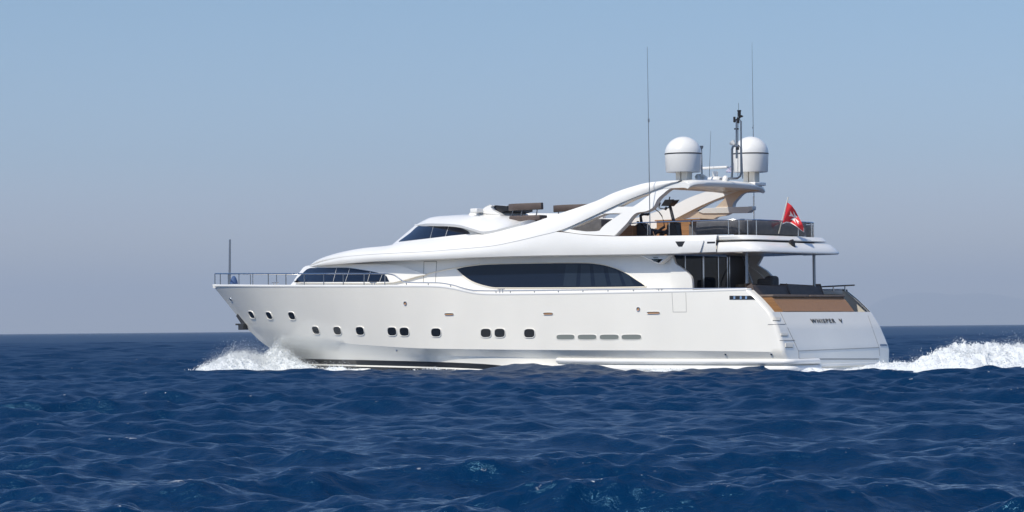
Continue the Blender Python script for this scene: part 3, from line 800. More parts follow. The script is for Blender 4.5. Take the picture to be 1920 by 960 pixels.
sp_ = MB(); sp_.box((tr_x(z_p) - .1, -2.7, z_p - .5), (tr_x(z_p) + .1, 2.7, z_p - .2)); sp_.build('stern_skirt', M['white'], yacht, bevel=.03)

# name on the transom
tcv = bpy.data.curves.new('boat_name', 'FONT'); tcv.body = 'WHISPER  V'; tcv.align_x = 'CENTER'; tcv.align_y = 'CENTER'
tcv.size = .235; tcv.extrude = .004; tcv.offset = .004; tcv.shear = .12; tcv.space_character = 1.28
tmp = bpy.data.objects.new('boat_name', tcv); COL.objects.link(tmp)
tme = bpy.data.meshes.new_from_object(tmp.evaluated_get(bpy.context.evaluated_depsgraph_get())); bpy.data.objects.remove(tmp)
tme.materials.clear(); tme.materials.append(M['letter'])
to = bpy.data.objects.new('boat_name', tme); COL.objects.link(to); to.parent = yacht
h, n = cast(tbvh, 1549.5, 602.5)
nz = Vector(n).normalized(); xax = Vector((0, -1, 0)); yax = nz.cross(xax).normalized()
to.matrix_local = Matrix([[xax.x * 1.45, yax.x, nz.x, h[0] + n[0] * .02], [xax.y * 1.45, yax.y, nz.y, h[1]], [xax.z, yax.z, nz.z, h[2] + n[2] * .02], [0, 0, 0, 1]])

# ---- openings in the hull side
def superellipse(w, h, n=3.2, m=28):
    out = []
    for a in np.linspace(0, 2 * math.pi, m, endpoint=False):
        c, s = math.cos(a), math.sin(a)
        out.append((w * abs(c) ** (2 / n) * np.sign(c), h * abs(s) ** (2 / n) * np.sign(s)))
    return out
def opening(name, px, py, w, h, mk, n=3.2, lip=.03, frame='hull', prou=.03):
    c, nn = cast(hull_bvh, px, py); nn = Vector(nn).normalized()
    t = Vector((0, 0, 1)).cross(nn).normalized(); b = nn.cross(t)
    def ring(ww, hh, o): return [tuple(Vector(c) + t * u + b * v + nn * o) for u, v in superellipse(ww, hh, n)]
    mb = MB(); mb.grid([ring(w + lip, h + lip, -.02), ring(w + lip, h + lip, prou * .6), ring(w + lip * .6, h + lip * .6, prou), ring(w, h, prou * .8), ring(w, h, -.01)], close=True, flip=True)
    o = mb.build(name, M[frame], yacht, smooth=50)
    p = MB(); r = ring(w, h, .006); p.add(r, [tuple(range(len(r)))]); p.build('pane', M[mk], o)
    return o
for px, py in ((472, 590), (505, 591.5), (547.5, 592), (592.5, 619), (633, 620), (675.5, 620.5), (735.5, 621.5), (758.5, 622), (818, 623.5), (911.5, 624.5), (937.5, 624.5), (993, 625)):
    opening('porthole', px, py, .235 if px > 480 else .25, .155, 'port')
for px, hw in ((1060.5, .40), (1101, .41), (1142.5, .415), (1184, .425)):
    opening('engine_room_vent', px, 632, hw, .088, 'ventgrey', 4, .02, prou=.014)
for px, py, w in ((842.5, 589.3, .20), (1028, 588.3, .2), (1225.5, 586.8, .26)):
    opening('scupper_grille', px, py, w, .032, 'gold', 4, .016, 'steel')
for px, py in ((760, 569), (1197, 580)):
    opening('hull_fairlead', px, py, .055, .055, 'gold', 2, .03, 'steel')
opening('hull_fairlead', 433, 561, .06, .04, 'black', 2.5, .03, 'steel')
for px, py in ((1361, 664), (1447, 664)): opening('fuel_vent', px, py, .03, .03, 'rubber', 2, .02, 'steel')
opening('fuel_vent', 744, 657, .025, .025, 'rubber', 2, .015, 'steel')
vn = MB(); patch(vn, [(1368, 554.5), (1408, 554.5), (1409, 554.8), (1416, 561.3)], [(1368, 561.8), (1416, 561.8)], hull_bvh, off=.012, nx=14, ny=3); vo = vn.build('exhaust_grille', M['black'], yacht)
for a in (1376, 1388, 1398): 
    vb = MB(); patch(vb, [(a, 555.5), (a + 3.5, 555.5)], [(a, 561), (a + 3.5, 561)], hull_bvh, off=.03, nx=3, ny=2); vb.build('bar', M['steel'], vo)
ha = MB()
for a, b in (((1260, 549), (1262, 585)), ((1286, 549), (1287, 585)), ((1262, 585), (1287, 585))): tline(a, b, .008, ha)
ha.build('boarding_gate', M['seam'], yacht)

# ---- rails
def tube_part(name, paths, r, mk='steel'):
    mb = MB()
    for p in paths: mb.tube(p, r, 7)
    return mb.build(name, M[mk], yacht)
sh_f = HC['sheer'][0]; sh_t = HC['sheer'][1]
def on_sheer(px, py, ins=.12, sgn=1):
    q = solve(px, py, lambda x: max(0, sh_f(min(x, sh_t)) - ins), -14, sh_t - .02); return q
top = [on_sheer(px, py) for px, py in dense([(404, 513), (440, 513), (560, 513.2), (640, 513), (700, 513), (728, 513.5), (738, 515.5), (748, 522), (757, 528), (770, 530), (820, 530.5), (850, 535), (870, 541), (890, 544.8), (920, 545.6), (1000, 545), (1120, 543.5), (1260, 541.5), (1400, 540.5)], 150)]
nose = np.array((sh_t - .12, 0, top[0][2]))
full = [nose] + top
tube_part('bow_rail', [full, [p * np.array((1, -1, 1)) for p in full]], .024)
post_px = [(413, 1), (428, 1), (448, 1), (474, 1), (503, 1), (536, 1), (570.5, 1), (607, 1), (643.5, 1), (682.5, 1), (721.5, 1)]
def rail_post(px, ptop, pbot, sgn=1):
    q = on_sheer(px, ptop); b = on_sheer(px, pbot)
    mb = MB(); mb.tube([np.array((q[0], q[1] * sgn, b[2])), np.array((q[0], q[1] * sgn, q[2]))], .02, 6); mb.build('rail_post', M['steel_dark'], yacht)
for px, _ in post_px:
    rail_post(px, 513, 535, 1)
    rail_post(px, 513, 535, -1)
MB().tube([nose, nose - np.array((0, 0, .44))], .022, 6).build('rail_post', M['steel_dark'], yacht)
for px in (762, 803, 845, 887, 930, 957, 1002, 1047, 1093, 1140, 1188): rail_post(px, interp([(762, 529.5), (820, 530.5), (850, 535), (870, 541), (890, 544.8), (920, 545.6), (1000, 545), (1200, 542.3)], px), interp([(762, 534), (820, 535), (850, 538), (884, 547.5), (920, 550), (1200, 546.5)], px))
for px in (940, 1238, 516, 700):                       # cleats
    c = on_sheer(px, 535 if px < 800 else 547.5); mb = MB()
    mb.box((c[0] - .16, c[1] - .02, c[2] + .09), (c[0] + .16, c[1] + .02, c[2] + .13)); mb.box((c[0] - .08, c[1] - .02, c[2] - .05), (c[0] - .05, c[1] + .02, c[2] + .1)); mb.box((c[0] + .05, c[1] - .02, c[2] - .05), (c[0] + .08, c[1] + .02, c[2] + .1))
    mb.build('mooring_cleat', M['steel'], yacht)
a, b = PY(1541, 537.5, -3.0), PY(1603, 534.5, -3.0)
tube_part('quarter_rail', [[a, b], [a + (b - a) * .35, a + (b - a) * .35 - np.array((0, 0, .2))], [a + (b - a) * .7, a + (b - a) * .7 - np.array((0, 0, .2))]], .03)
js = MB(); js.tube([PY(430.5, 533, 0), PY(431.2, 449, 0)], .05, 8, r1=.04); js.build('jackstaff', M['steel_dark'], yacht)
# anchor on the stem
an = MB(); p0 = PY(448, 591, 0); p1 = PY(466, 613, 0)
dn = (p1 - p0) / np.linalg.norm(p1 - p0); out = np.array((-dn[2], 0, dn[0])) * -1
if out[0] < 0: out = -out
an.prism([[p0 + out * -.06 + np.array((0, .12, 0)), p0 + out * .05 + np.array((0, .12, 0)), p1 + out * .13 + np.array((0, .12, 0)), p1 + out * -.06 + np.array((0, .12, 0))]], (0, -.24, 0))
q = PY(461.5, 612, 0)
an.box((q[0] - .12, -.32, q[2] - .14), (q[0] + .16, .32, q[2] + .12)); an.box((q[0] + .1, -.36, q[2] + .05), (q[0] + .28, .36, q[2] + .12)); an.box((q[0] + .02, -.08, q[2] + .1), (q[0] + .12, .08, q[2] + .3))
an.build('anchor', M['rubber'], yacht, bevel=.02)

# ------------------------------------------------------------------ flybridge coaming, helm and fittings
hc = MB(); y_ = .9
hp = dense([(899, 402), (902, 397), (907, 391), (914, 386), (920, 384), (923, 385.5)], 14)
hp += [(920, 388), (924, 394), (934, 399), (938, 403)]
hc.prism([[PY(x, y, y_ + .5) for x, y in hp]], (0, -1.9, 0)); hco = hc.build('helm_console', M['white'], yacht, bevel=.03)
hd = MB(); hd.prism([[PY(x, y, y_ + .3) for x, y in ((921, 385), (952, 386.5), (952, 394), (938, 398), (925, 393.5))]], (0, -1.6, 0)); hd.build('instrument_panel', M['black'], hco, bevel=.02)
wheel = MB(); c = PY(941, 399, 1.0); wheel.tube([c + np.array((.05 * math.sin(a), .17 * math.cos(a), .17 * math.sin(a))) for a in np.linspace(0, 2 * math.pi, 20)], .02, 6); wheel.build('steering_wheel', M['black'], hco)
bx = MB(); a = PY(890, 399, 1.5); b = PY(903, 391, 1.5); bx.box((b[0], 1.2, a[2]), (a[0], 1.8, b[2])); bx.build('locker_box', M['white'], yacht, bevel=.03)
ws = MB(); a = PY(888, 402, 1.2); ws.prism([[PY(x, y, 1.4) for x, y in ((878, 404), (881, 399.5), (900, 399), (935, 402), (940, 405))]], (0, -2.8, 0)); ws.build('helm_dash', M['white'], yacht, bevel=.03)
fc = MB(); fc.prism([[PY(x, y, -1.9) for x, y in ((930, 410), (930, 402), (960, 400), (1090, 400), (1130, 404), (1130, 440), (930, 440))]], (0, -.2, 0)); fc.build('far_coaming', M['white'], yacht, bevel=.04)
# teak cabinet and floor lockers in front of the arch
tc_ = MB(); a = PY(1231, 441, -.4); b = PY(1294, 413, -.4)
tc_.box((b[0], -1.3, Z_FLY - .05), (a[0], -.4, b[2])); tco = tc_.build('bar_cabinet', M['teak'], yacht, bevel=.02)
tp = MB(); tp.box((b[0] - .5, -1.36, b[2] + .004), (a[0] + .04, -.34, b[2] + .05)); tp.build('counter_top', M['teak'], tco, bevel=.01)
for px in (1252, 1272):
    g = MB(); q = PY(px, 425, -.4); g.box((q[0] - .008, -.402, Z_FLY), (q[0] + .008, -.392, b[2] - .03)); g.build('door_gap', M['wallbrown'], tco)
tb = MB(); a = PY(1153, 441, 2.1); b = PY(1186, 421, 2.1); tb.box((b[0], 1.7, Z_FLY - .05), (a[0] + .6, 2.1, PY(1170, 423, 2.1)[2])); tb.build('teak_locker', M['teak'], yacht, bevel=.02)
sk = MB(); a = PY(1062, 437, 1.5); b = PY(1127, 411, 1.5); sk.box((b[0], .4, Z_FLY - .1), (a[0], 1.5, PY(1100, 411, 1.5)[2])); sk.build('wet_bar', M['greyfab'], yacht, bevel=.03)
sk = MB(); a = PY(1128, 437, .6); b = PY(1150, 411, .6); sk.box((b[0], -.6, Z_FLY - .1), (a[0], .6, PY(1140, 409, .6)[2])); sk.build('fridge_cabinet', M['white'], yacht, bevel=.03)
br = MB(); a = PY(970, 424, 1.6); b = PY(1040, 408, 1.6); br.box((b[0], -1.2, Z_FLY - .05), (a[0], 1.6, PY(1000, 409.5, 1.6)[2])); br.build('seat_plinth', M['brown'], yacht, bevel=.03)
# small armrest shelf of each arch leg (long horizontal bar)
for sg in (-1,):
    arm = MB(); ap = [(1309, 397), (1320, 390.5), (1350, 389), (1400, 387.5), (1410, 386.5), (1410, 393), (1401, 399), (1340, 400), (1318, 400)]
    q = [PT(x, y, -3.06 + .30, -K, Z_FLY) for x, y in ap]
    arm.prism([q], (0, -.3, 0)); arm.build('arch_shelf', M['white'], yacht, bevel=.03, recalc=True)

def cushion(mb, lo, hi, mi=0): mb.box(lo, hi, mi)
# ------------------------------------------------------------------ loose things aboard
def bench_seat(px0, px1, ytop, ybot, yb, label):
    a, b = PY(px0, ytop, yb), PY(px1, ybot, yb)
    t = thing('lounge_seat', label, 'seat', (0.5 * (a[0] + b[0]), yb, Z_FLY), 'padded seats behind the helm')
    L_ = (0.5 * (a[0] + b[0]), yb, Z_FLY)
    k = MB(); pts = []
    n = 14; x0_, x1_ = b[0], a[0]
    for i in range(n + 1):
        s = i / n; x = x0_ + (x1_ - x0_) * s; y = yb - .22 * (max(0, (s - .6) / .4) ** 2) - .05 * (1 - s) ** 2
        pts.append([np.array((x, y + o, z)) for o, z in ((.05, b[2] + .0), (.065, b[2] + .02), (.07, a[2] - .025), (.055, a[2]), (-.05, a[2] + .005), (-.075, a[2] - .02), (-.085, b[2] + .02), (-.07, b[2]), (.0, b[2] - .005))])
    k.grid(pts, close=True); k.add(pts[0], [tuple(range(9))]); k.add(pts[-1], [tuple(range(8, -1, -1))])
    k.build('backrest', M['brown'], t, loc=L_, smooth=50)
    for s in (.12, .55, .85):
        x = x0_ + (x1_ - x0_) * s; y = yb - .22 * (max(0, (s - .6) / .4) ** 2)
        MB().tube([(x, y - .02, b[2] + .03), (x + .12, y - .05, b[2] - .42)], .022, 6).build('bracket', M['steel_dark'], t, loc=L_)
    sc_ = MB().box((x0_ + .1, yb - .55, b[2] - .42), (x1_ - .1, yb - .02, b[2] - .20)); sc_.build('seat', M['brown'], t, loc=L_, bevel=.05)
    MB().box((x0_ + .3, yb - .5, Z_FLY - .03), (x1_ - .3, yb - .08, b[2] - .41)).build('base', M['brown'], t, loc=L_)
    return t
bench_seat(949, 1015, 382.5, 392.5, 1.75, 'dark brown curved padded seat nearest the helm console on the flybridge')
bench_seat(1033, 1112, 385, 394.5, 1.1, 'brown padded seat half hidden behind the foot of the near arch leg')

def ell():
    o = (PY(1250, 441, 1.2)[0], 1.2, Z_FLY); t = thing('elliptical_trainer', 'tall black elliptical trainer with tilted console beside the wooden bar cabinet', 'exercise machine', o)
    q = lambda x, y, w=1.2: PY(x, y, w)
    f = MB(); f.tube([q(1264, 442), q(1264, 416), q(1262, 410), q(1255.5, 383)], .075, 8, r1=.055); f.build('column', M['rubber'], t, loc=o)
    c = MB(); c.prism([[q(x, y, 1.38) for x, y in ((1241, 385), (1247, 375.5), (1262.5, 374.8), (1259.5, 380), (1253, 385.5))]], (0, -.36, 0)); c.build('console', M['black'], t, loc=o, bevel=.02)
    c = MB(); c.tube([q(1254.5, 375), q(1256, 369)], .022, 6); c.tube([q(1255, 389), q(1246, 392), q(1239, 391), q(1235, 389)], .022, 6); c.tube([q(1235.5, 388), q(1238, 380)], .025, 6)
    c.tube([q(1250, 389, 1.35), q(1247, 393, 1.35)], .05, 8); c.build('handlebar', M['black'], t, loc=o)
    c = MB(); c.tube([q(x, y, 1.5) for x, y in ((1231, 373), (1228, 380), (1224, 387), (1228, 392), (1236, 398), (1241, 405), (1244, 414), (1246, 425))], .02, 7); c.build('moving_arm', M['rubber'], t, loc=o)
    b = MB(); b.prism([[q(x, y, 1.35) for x, y in ((1252, 442), (1252, 424), (1260, 417), (1267, 419), (1269, 442))]], (0, -.3, 0)); b.build('flywheel_housing', M['rubber'], t, loc=o, bevel=.04)
    p = MB(); p.tube([q(1222, 431), q(1250, 437)], .06, 7); p.tube([q(1238, 442), q(1252, 432)], .07, 7); p.tube([q(1246, 425, 1.5), q(1236, 432, 1.5), q(1228, 440, 1.5)], .05, 7); p.box((q(1237, 433)[0] - .14, 1.02, q(1237, 433)[2] - .1), (q(1237, 433)[0] + .14, 1.4, q(1237, 433)[2] + .02)); p.build('pedal_arm', M['rubber'], t, loc=o, bevel=.01)
ell()
def bike():
    o = (PY(1195, 441, 1.7)[0], 1.7, Z_FLY); t = thing('exercise_bike', 'low dark grey exercise bike behind the whip antenna on the flybridge', 'exercise machine', o)
    q = lambda x, y, w=1.7: PY(x, y, w)
    b = MB(); b.prism([[q(x, y, 1.84) for x, y in ((1177, 442), (1180, 432), (1190, 424), (1198, 420), (1206, 421), (1213, 430), (1216, 442))]], (0, -.3, 0)); b.build('housing', M['rubber'], t, loc=o, bevel=.05)
    c = MB(); c.tube([q(1203.5, 424), q(1201, 404)], .06, 8, r1=.05); c.build('column', M['rubber'], t, loc=o)
    h = MB(); h.tube([q(1200, 405), q(1204, 401.5), q(1211, 402), q(1215, 402.5), q(1217, 400)], .045, 8); h.tube([q(1200, 405, 1.5), q(1206, 402, 1.5), q(1214, 401, 1.5)], .04, 8); h.build('handlebar', M['black'], t, loc=o)
    s = MB(); s.tube([q(1179, 422), q(1181, 433), q(1184, 441)], .09, 8); s.build('seat_back', M['rubber'], t, loc=o)
    s = MB(); s.box((q(1189, 430)[0] - .16, 1.5, q(1189, 433)[2]), (q(1189, 430)[0] + .18, 1.9, q(1189, 430)[2])); s.build('seat', M['black'], t, loc=o, bevel=.03)
    k = MB(); k.tube([q(1196, 415.5), q(1196.5, 421)], .02, 6); k.tube([q(1196, 416.5), q(1196, 414.5)], .045, 8); k.build('knob', M['black'], t, loc=o)
bike()
# grey sofa behind the windbreak, one seat block after another
osf = outline(PY(1305, 440, 2.5)[0], XWB + .22, 2.5, 7, 46)
cnt = 0
lab = ['grey sofa cushion block at the forward end of the windbreak', None]
sofa_loc = (XWB + 1.2, 0, Z_FLY)
sofa = thing('deck_sofa', 'long grey cushioned sofa curving round the aft end of the flybridge', 'sofa', sofa_loc)
for k in range(9):
    i0 = k * 5; pp = [np.array((*osf[min(45, i0 + j)], 0)) for j in range(6)]
    mb = MB(); rws = []
    zt2 = zt_w + (.03 if k % 2 else .05)
    for i, p in enumerate(pp):
        t_ = pp[min(i + 1, 5)] - pp[max(i - 1, 0)]; t_ /= np.linalg.norm(t_) + 1e-9; nrm = np.array((-t_[1], t_[0], 0))
        if nrm @ (np.array((XWB + 2.5, 0, 0)) - p) > 0: nrm = -nrm
        e = .03 if i in (0, 5) else 0
        rws.append([p + nrm * (0 - e) + np.array((0, 0, Z_FLY)), p + nrm * (.02 - e) + np.array((0, 0, (Z_FLY + zt2) / 2)), p + nrm * (-.01 - e) + np.array((0, 0, zt2 - .05 - e)), p + nrm * -.07 + np.array((0, 0, zt2 - e)), p + nrm * -.2 + np.array((0, 0, zt2 - .04)), p + nrm * -.24 + np.array((0, 0, Z_FLY))])
    mb.grid(rws); mb.add(rws[0], [tuple(range(6))]); mb.add(rws[-1], [tuple(range(5, -1, -1))])
    mb.build('back_cushion', M['greyfab'], sofa, loc=sofa_loc, smooth=60)
mb = MB(); mb.grid([[np.array((x + .3, y * .88, Z_FLY + .38)) for x, y in osf], [np.array((x + .9, y * .62, Z_FLY + .4)) for x, y in osf], [np.array((x + .9, y * .62, Z_FLY)) for x, y in osf]]); mb.build('seat', M['greyfab'], sofa, loc=sofa_loc)
# cockpit sofa seen from behind, and the sun pad cushion
zs0 = zB
cs_loc = (xA + 1.6, 0, zB)
cs = thing('cockpit_sofa', 'low dark brown sofa standing across the aft cockpit between the two pillars', 'sofa', cs_loc)
xs_ = PX(1480, 545, xA + 1.35)[0]; zs1 = PX(1480, 534.5, xs_)[2]
y_a, y_b = PX(1412, 545, xs_)[1], PX(1541, 545, xs_)[1]
mb = MB(); mb.prism([[np.array((xs_ - .12, y_a, zB - .05)), np.array((xs_ + .08, y_a, zs1)), np.array((xs_ + .3, y_a, zs1)), np.array((xs_ + .35, y_a, zB - .05))]], (0, (y_b - y_a) * .5 + .01, 0)); mb.build('backrest', M['brown'], cs, loc=cs_loc, bevel=.05)
mb = MB(); mb.prism([[np.array((xs_ - .12, (y_a + y_b) / 2, zB - .05)), np.array((xs_ + .08, (y_a + y_b) / 2, zs1 + .01)), np.array((xs_ + .3, (y_a + y_b) / 2, zs1 + .01)), np.array((xs_ + .35, (y_a + y_b) / 2, zB - .05))]], (0, (y_b - y_a) * .5, 0)); mb.build('backrest', M['brown'], cs, loc=cs_loc, bevel=.05)
mb = MB().box((xs_ + .36, y_b, zB - .5), (xs_ + 1.0, y_a, zB)); mb.build('seat', M['brown'], cs, loc=cs_loc, bevel=.05)
sp_loc = (xA + .9, 0, zB)
spd = thing('sunpad', 'flat taupe sun pad lying on the teak base above the stern name', 'sun pad', sp_loc)
for a_, b_ in ((-2.55, -.02), (.02, 2.55)):
    MB().box((xA + .40, a_, zB + .004), (xA + 1.25, b_, zB + .10)).build('cushion', M['taupe'], spd, loc=sp_loc, bevel=.04)
# armchair at the foot of the stair
ac_loc = tuple(PY(1446, 536, -1.9)); ac = thing('cockpit_armchair', 'grey upholstered armchair by the foot of the far stair', 'armchair', ac_loc)
a, b = PY(1432, 536, -1.9), PY(1452, 517, -1.9)
MB().box((b[0], -2.3, Z_COCK), (a[0] - .12, -1.7, b[2])).build('backrest', M['greyfab'], ac, loc=ac_loc, bevel=.12)
MB().box((b[0] - .1, -1.72, Z_COCK), (a[0] + .1, -1.55, b[2] - .1)).build('armrest', M['greyfab'], ac, loc=ac_loc, bevel=.08)
# blue canvas-covered bell on the foredeck
p = PY(438.5, 531, .2); cv_loc = tuple(p); cv = thing('covered_bell', 'small blue canvas cover over a fitting on the bow deck beside the jackstaff', 'canvas cover', cv_loc)
MB().lathe((p[0], p[1], p[2] - .03), [(0, 0), (.17, 0), (.15, .1), (.11, .22), (.07, .3), (0, .34)], 14).build('cover', M['navy'], cv, loc=cv_loc)
# ensign
fl_loc = tuple(PY(1460, 438, .15)); ens = thing('stern_ensign', 'red flag with a white eight pointed cross flying from the slanted staff at the stern', 'flag', fl_loc)
s0, s1 = PY(1460, 438, .15), PY(1477.7, 370.6, .15)
mb = MB(); mb.tube([s0, s1], .025, 8, r1=.02); mb.tube([s1, s1 + (s1 - s0) * .012], .035, 8); mb.build('staff', M['cream'], ens, loc=fl_loc)
Hc = [(1476.5, 379.5), (1466.5, 421.5)]
topc = [(1476.5, 379.5), (1484, 385), (1491, 394), (1497, 406), (1503, 417), (1507.5, 428)]
botc = [(1466.5, 421.0), (1474, 417.5), (1483, 418.5), (1492, 424), (1500, 430.5), (1508, 436)]
def flag_pt(u, v, off=0.0):
    i = u * 5; k = min(4, int(i)); f_ = i - k
    a = np.array(topc[k]) + (np.array(topc[k+1]) - np.array(topc[k])) * f_; b = np.array(botc[k]) + (np.array(botc[k+1]) - np.array(botc[k])) * f_
    p = a + (b - a) * v
    yy = .15 - .95 * u * .5 + .10 * math.sin(u * 9 + v * 2.2) * min(1, u * 4)
    return PY(p[0], p[1], yy) + np.array((-.4, 1.0, .1)) * off
fm = MB(); NU, NV = 30, 16
bord = lambda i, j: 1 if (j >= NV - 1 or i >= NU - 1) else 0
fm.grid([[flag_pt(i / NU, j / NV) for j in range(NV + 1)] for i in range(NU + 1)], mi=bord)
fo_ = fm.build('flag_cloth', [M['red'], M['flagwhite']], ens, loc=fl_loc, smooth=180)
mc = MB()
cu, cv_ = .46, .46; ru, rv = .24, .30
for k in range(4):
    a = k * math.pi / 2
    def rot(u, v): return (cu + ru * (u * math.cos(a) - v * math.sin(a)), cv_ + rv * (u * math.sin(a) + v * math.cos(a)))
    for sg in (1, -1):
        for s in range(6):
            t0, t1 = s / 6, (s + 1) / 6
            # one half of an arm: from the centre to the outer notch
            def seg(t): w = .5 * t; nt_ = 1.0 - .0 * t; return (t * 1.0, w * sg), (t * .8, 0)
            A_, B_ = seg(t0); C_, D_ = seg(t1)
            mc.add([flag_pt(*rot(*A_), off=.012), flag_pt(*rot(*C_), off=.012), flag_pt(*rot(*D_), off=.012), flag_pt(*rot(*B_), off=.012)], [(0, 1, 2, 3)])
mc.build('cross', M['flagwhite'], fo_, loc=fl_loc)
# courtesy flag
cf_loc = tuple(PY(1374, 300, -.6)); cf = thing('courtesy_flag', 'tiny blue and white striped flag hanging from the mast between the two domes', 'flag', cf_loc)
mb = MB()
tp_, bt_ = [(1375, 304), (1371, 311), (1367, 315), (1361.5, 320)], [(1375, 323), (1371, 323), (1367, 323.5), (1361.5, 323)]
rws = [[PY(np.interp(i, [0, 3], [1375, 1361.5]), tp_[int(i)][1] + (bt_[int(i)][1] - tp_[int(i)][1]) * j / 9, -.55 + .06 * math.sin(i * 2 + j * .4)) for j in range(10)] for i in range(4)]
mb.grid(rws, mi=lambda i, j: 0 if (j % 2 == 0 or (i == 0 and j < 2)) else 1); mb.build('flag_cloth', [M['blue'], M['flagwhite']], cf, loc=cf_loc)
MB().tube([PY(1375.3, 325, -.55), PY(1375.3, 290, -.55)], .008, 5).build('halyard', M['flagwhite'], cf, loc=cf_loc)

# ------------------------------------------------------------------ sea
def boat_xy(X, Y):
    dx, dy = X - ORG[0], Y - ORG[1]
    return dx * BX[0] + dy * BX[1], dx * BY[0] + dy * BY[1]
d1a = 7.0 * 1.0016 ** np.arange(0, int(math.log(110 / 7.0) / math.log(1.0016)) + 1)
d1b = d1a[-1] * 1.0025 ** np.arange(1, int(math.log(480 / d1a[-1]) / math.log(1.0025)) + 1)
d1 = np.concatenate([d1a, d1b])
d2 = d1[-1] * 1.007 ** np.arange(1, int(math.log(2600 / d1[-1]) / math.log(1.007)) + 1)
d3 = d2[-1] * 1.03 ** np.arange(1, int(math.log(16000 / d2[-1]) / math.log(1.03)) + 1)
dist = np.concatenate([[.5, 1.5, 3, 4.5, 6], d1, d2, d3])
ang = np.concatenate([np.arange(-180, -20, 4.0), np.arange(-20, -12.5, .25), np.linspace(-12.5, 12.5, 640), np.arange(12.75, 20, .25), np.arange(20, 181, 4.0)])
A_, D_ = np.meshgrid(np.radians(ang), dist)
X = (D_ * np.sin(A_)).astype(np.float32); Y = (D_ * np.cos(A_)).astype(np.float32)
lost = np.zeros_like(X); Z = np.zeros_like(X); DX = np.zeros_like(X); DY = np.zeros_like(X)
spc = (np.where(D_ < 110, .0016, np.where(D_ < 480, .0025, .007)) * D_).astype(np.float32).astype(np.float32)
wind = R(262)                                  # direction the waves run to
def waves(n, lo, hi, amp_f, spread, chop):
    global Z, DX, DY, lost
    for l in np.exp(RNG.uniform(math.log(lo), math.log(hi), n)):
        k = 2 * math.pi / l; th = wind + RNG.normal(0, spread); ph = RNG.uniform(0, 2 * math.pi); amp = amp_f(l)
        fade = np.clip(l / (spc * 2.4) - .6, 0, 1)
        lost += ((amp * k) ** 2 * (1 - fade ** 2)).astype(np.float32)
        nr_ = int((fade.max(1) > 0).sum())
        if nr_ == 0: continue
        nr_ = min(nr_, fade.shape[0]); f_ = fade[:nr_]; c_, s_ = math.cos(th), math.sin(th)
        p = (k * (c_ * X[:nr_] + s_ * Y[:nr_]) + ph).astype(np.float32); f_ = (amp * f_).astype(np.float32)
        Z[:nr_] += f_ * np.cos(p); sn = f_ * np.sin(p) * chop
        DX[:nr_] -= c_ * sn; DY[:nr_] -= s_ * sn
waves(150, .7, 7.0, lambda l: AMP * 1.1 * (l if l < 1.9 else 1.9 * (l / 1.9) ** .3), .48, .55)
waves(150, .11, .7, lambda l: AMP * .85 * l, .75, .4)
# gusts: patches of rougher and calmer water
gp = .85 + .25 * np.sin(X * .11 + 1.3 * np.sin(Y * .05)) * np.sin(Y * .083 + .7 + np.sin(X * .04))
Z *= gp; DX *= gp; DY *= gp
bx_, by_ = boat_xy(X, Y)
calm = 1 - .35 * np.exp(-((bx_ - 3) / 9) ** 4) * np.exp(-((np.abs(by_) - 3) / 4.5) ** 4)
Z *= calm; DX *= calm; DY *= calm
# the swell the hull pushes up along its near side, and the calm water close to the plating
xa_h, xb_h = PY(1235, 690, 3.4)[0], PY(885, 690, 3.4)[0]
xm = .5 * (xa_h + xb_h); wd = .5 * (xb_h - xa_h)
Z += .35 * np.exp(-((bx_ - xm) / (wd * .62)) ** 4) * np.exp(-((np.abs(by_) - 4.3) / .9) ** 2)

foam = np.zeros_like(X)
hb = np.interp(bx_, [-14, -6, 2, 8, 12, 15.5], [3.3, 3.35, 3.25, 2.5, 1.3, 0.0])
inside = (bx_ > tr_x(0) - 2) & (bx_ < 15)
foam = np.where(inside, np.exp(-np.maximum(0, np.abs(by_) - hb - .15) / .45) * (.74 + .3 * np.sin(bx_ * 1.3 + 1.0) * np.sin(bx_ * .47)), 0)
aft_x = tr_x(.3)
wk = np.where(bx_ < aft_x - .6, np.exp(-(by_ / (1.4 + .36 * np.minimum(7, np.maximum(0, aft_x - bx_)))) ** 6), 0); foam = np.maximum(foam, wk * np.exp(-np.maximum(0, aft_x - bx_) / 60))
bowx = PY(560, 690, 1.0)[0]
foam = np.maximum(foam, np.exp(-((bx_ - bowx) / 2.6) ** 2 - ((np.abs(by_) - 2.2) / 1.9) ** 2))
zs = float(np.std(Z[600:1700]))
fleck = np.clip((Z - 1.7 * zs) / (1.2 * zs), 0, 1) * .65 * (D_ < 420)
# a broken crest in the foreground
cx, cy = -3.3, 28.5
foam = np.maximum(foam, .55 * np.exp(-((X - cx - .0) / 1.0) ** 2 - ((Y - cy - .5 * (X - cx)) / .35) ** 2))
Z = np.where(D_ > 2500, Z * 0, Z)
co = np.stack([X + DX, Y + DY, Z], -1).reshape(-1, 3).astype(np.float32)
nr, nc = X.shape
ii = (np.arange(nr - 1)[:, None] * nc + np.arange(nc - 1)[None, :]).ravel().astype(np.int32)
quads = np.stack([ii, ii + 1, ii + nc + 1, ii + nc], -1)
me = bpy.data.meshes.new('sea')
me.vertices.add(len(co)); me.vertices.foreach_set('co', co.ravel())
me.loops.add(len(quads) * 4); me.loops.foreach_set('vertex_index', quads[:, ::-1].ravel())
me.polygons.add(len(quads)); me.polygons.foreach_set('loop_start', np.arange(0, len(quads) * 4, 4, dtype=np.int32))
me.polygons.foreach_set('use_smooth', np.ones(len(quads), bool))
ar = me.attributes.new('ripple', 'FLOAT', 'POINT'); ar.data.foreach_set('value', np.clip(.05 + .9 * np.sqrt(lost), .03, .45).reshape(-1).astype(np.float32))
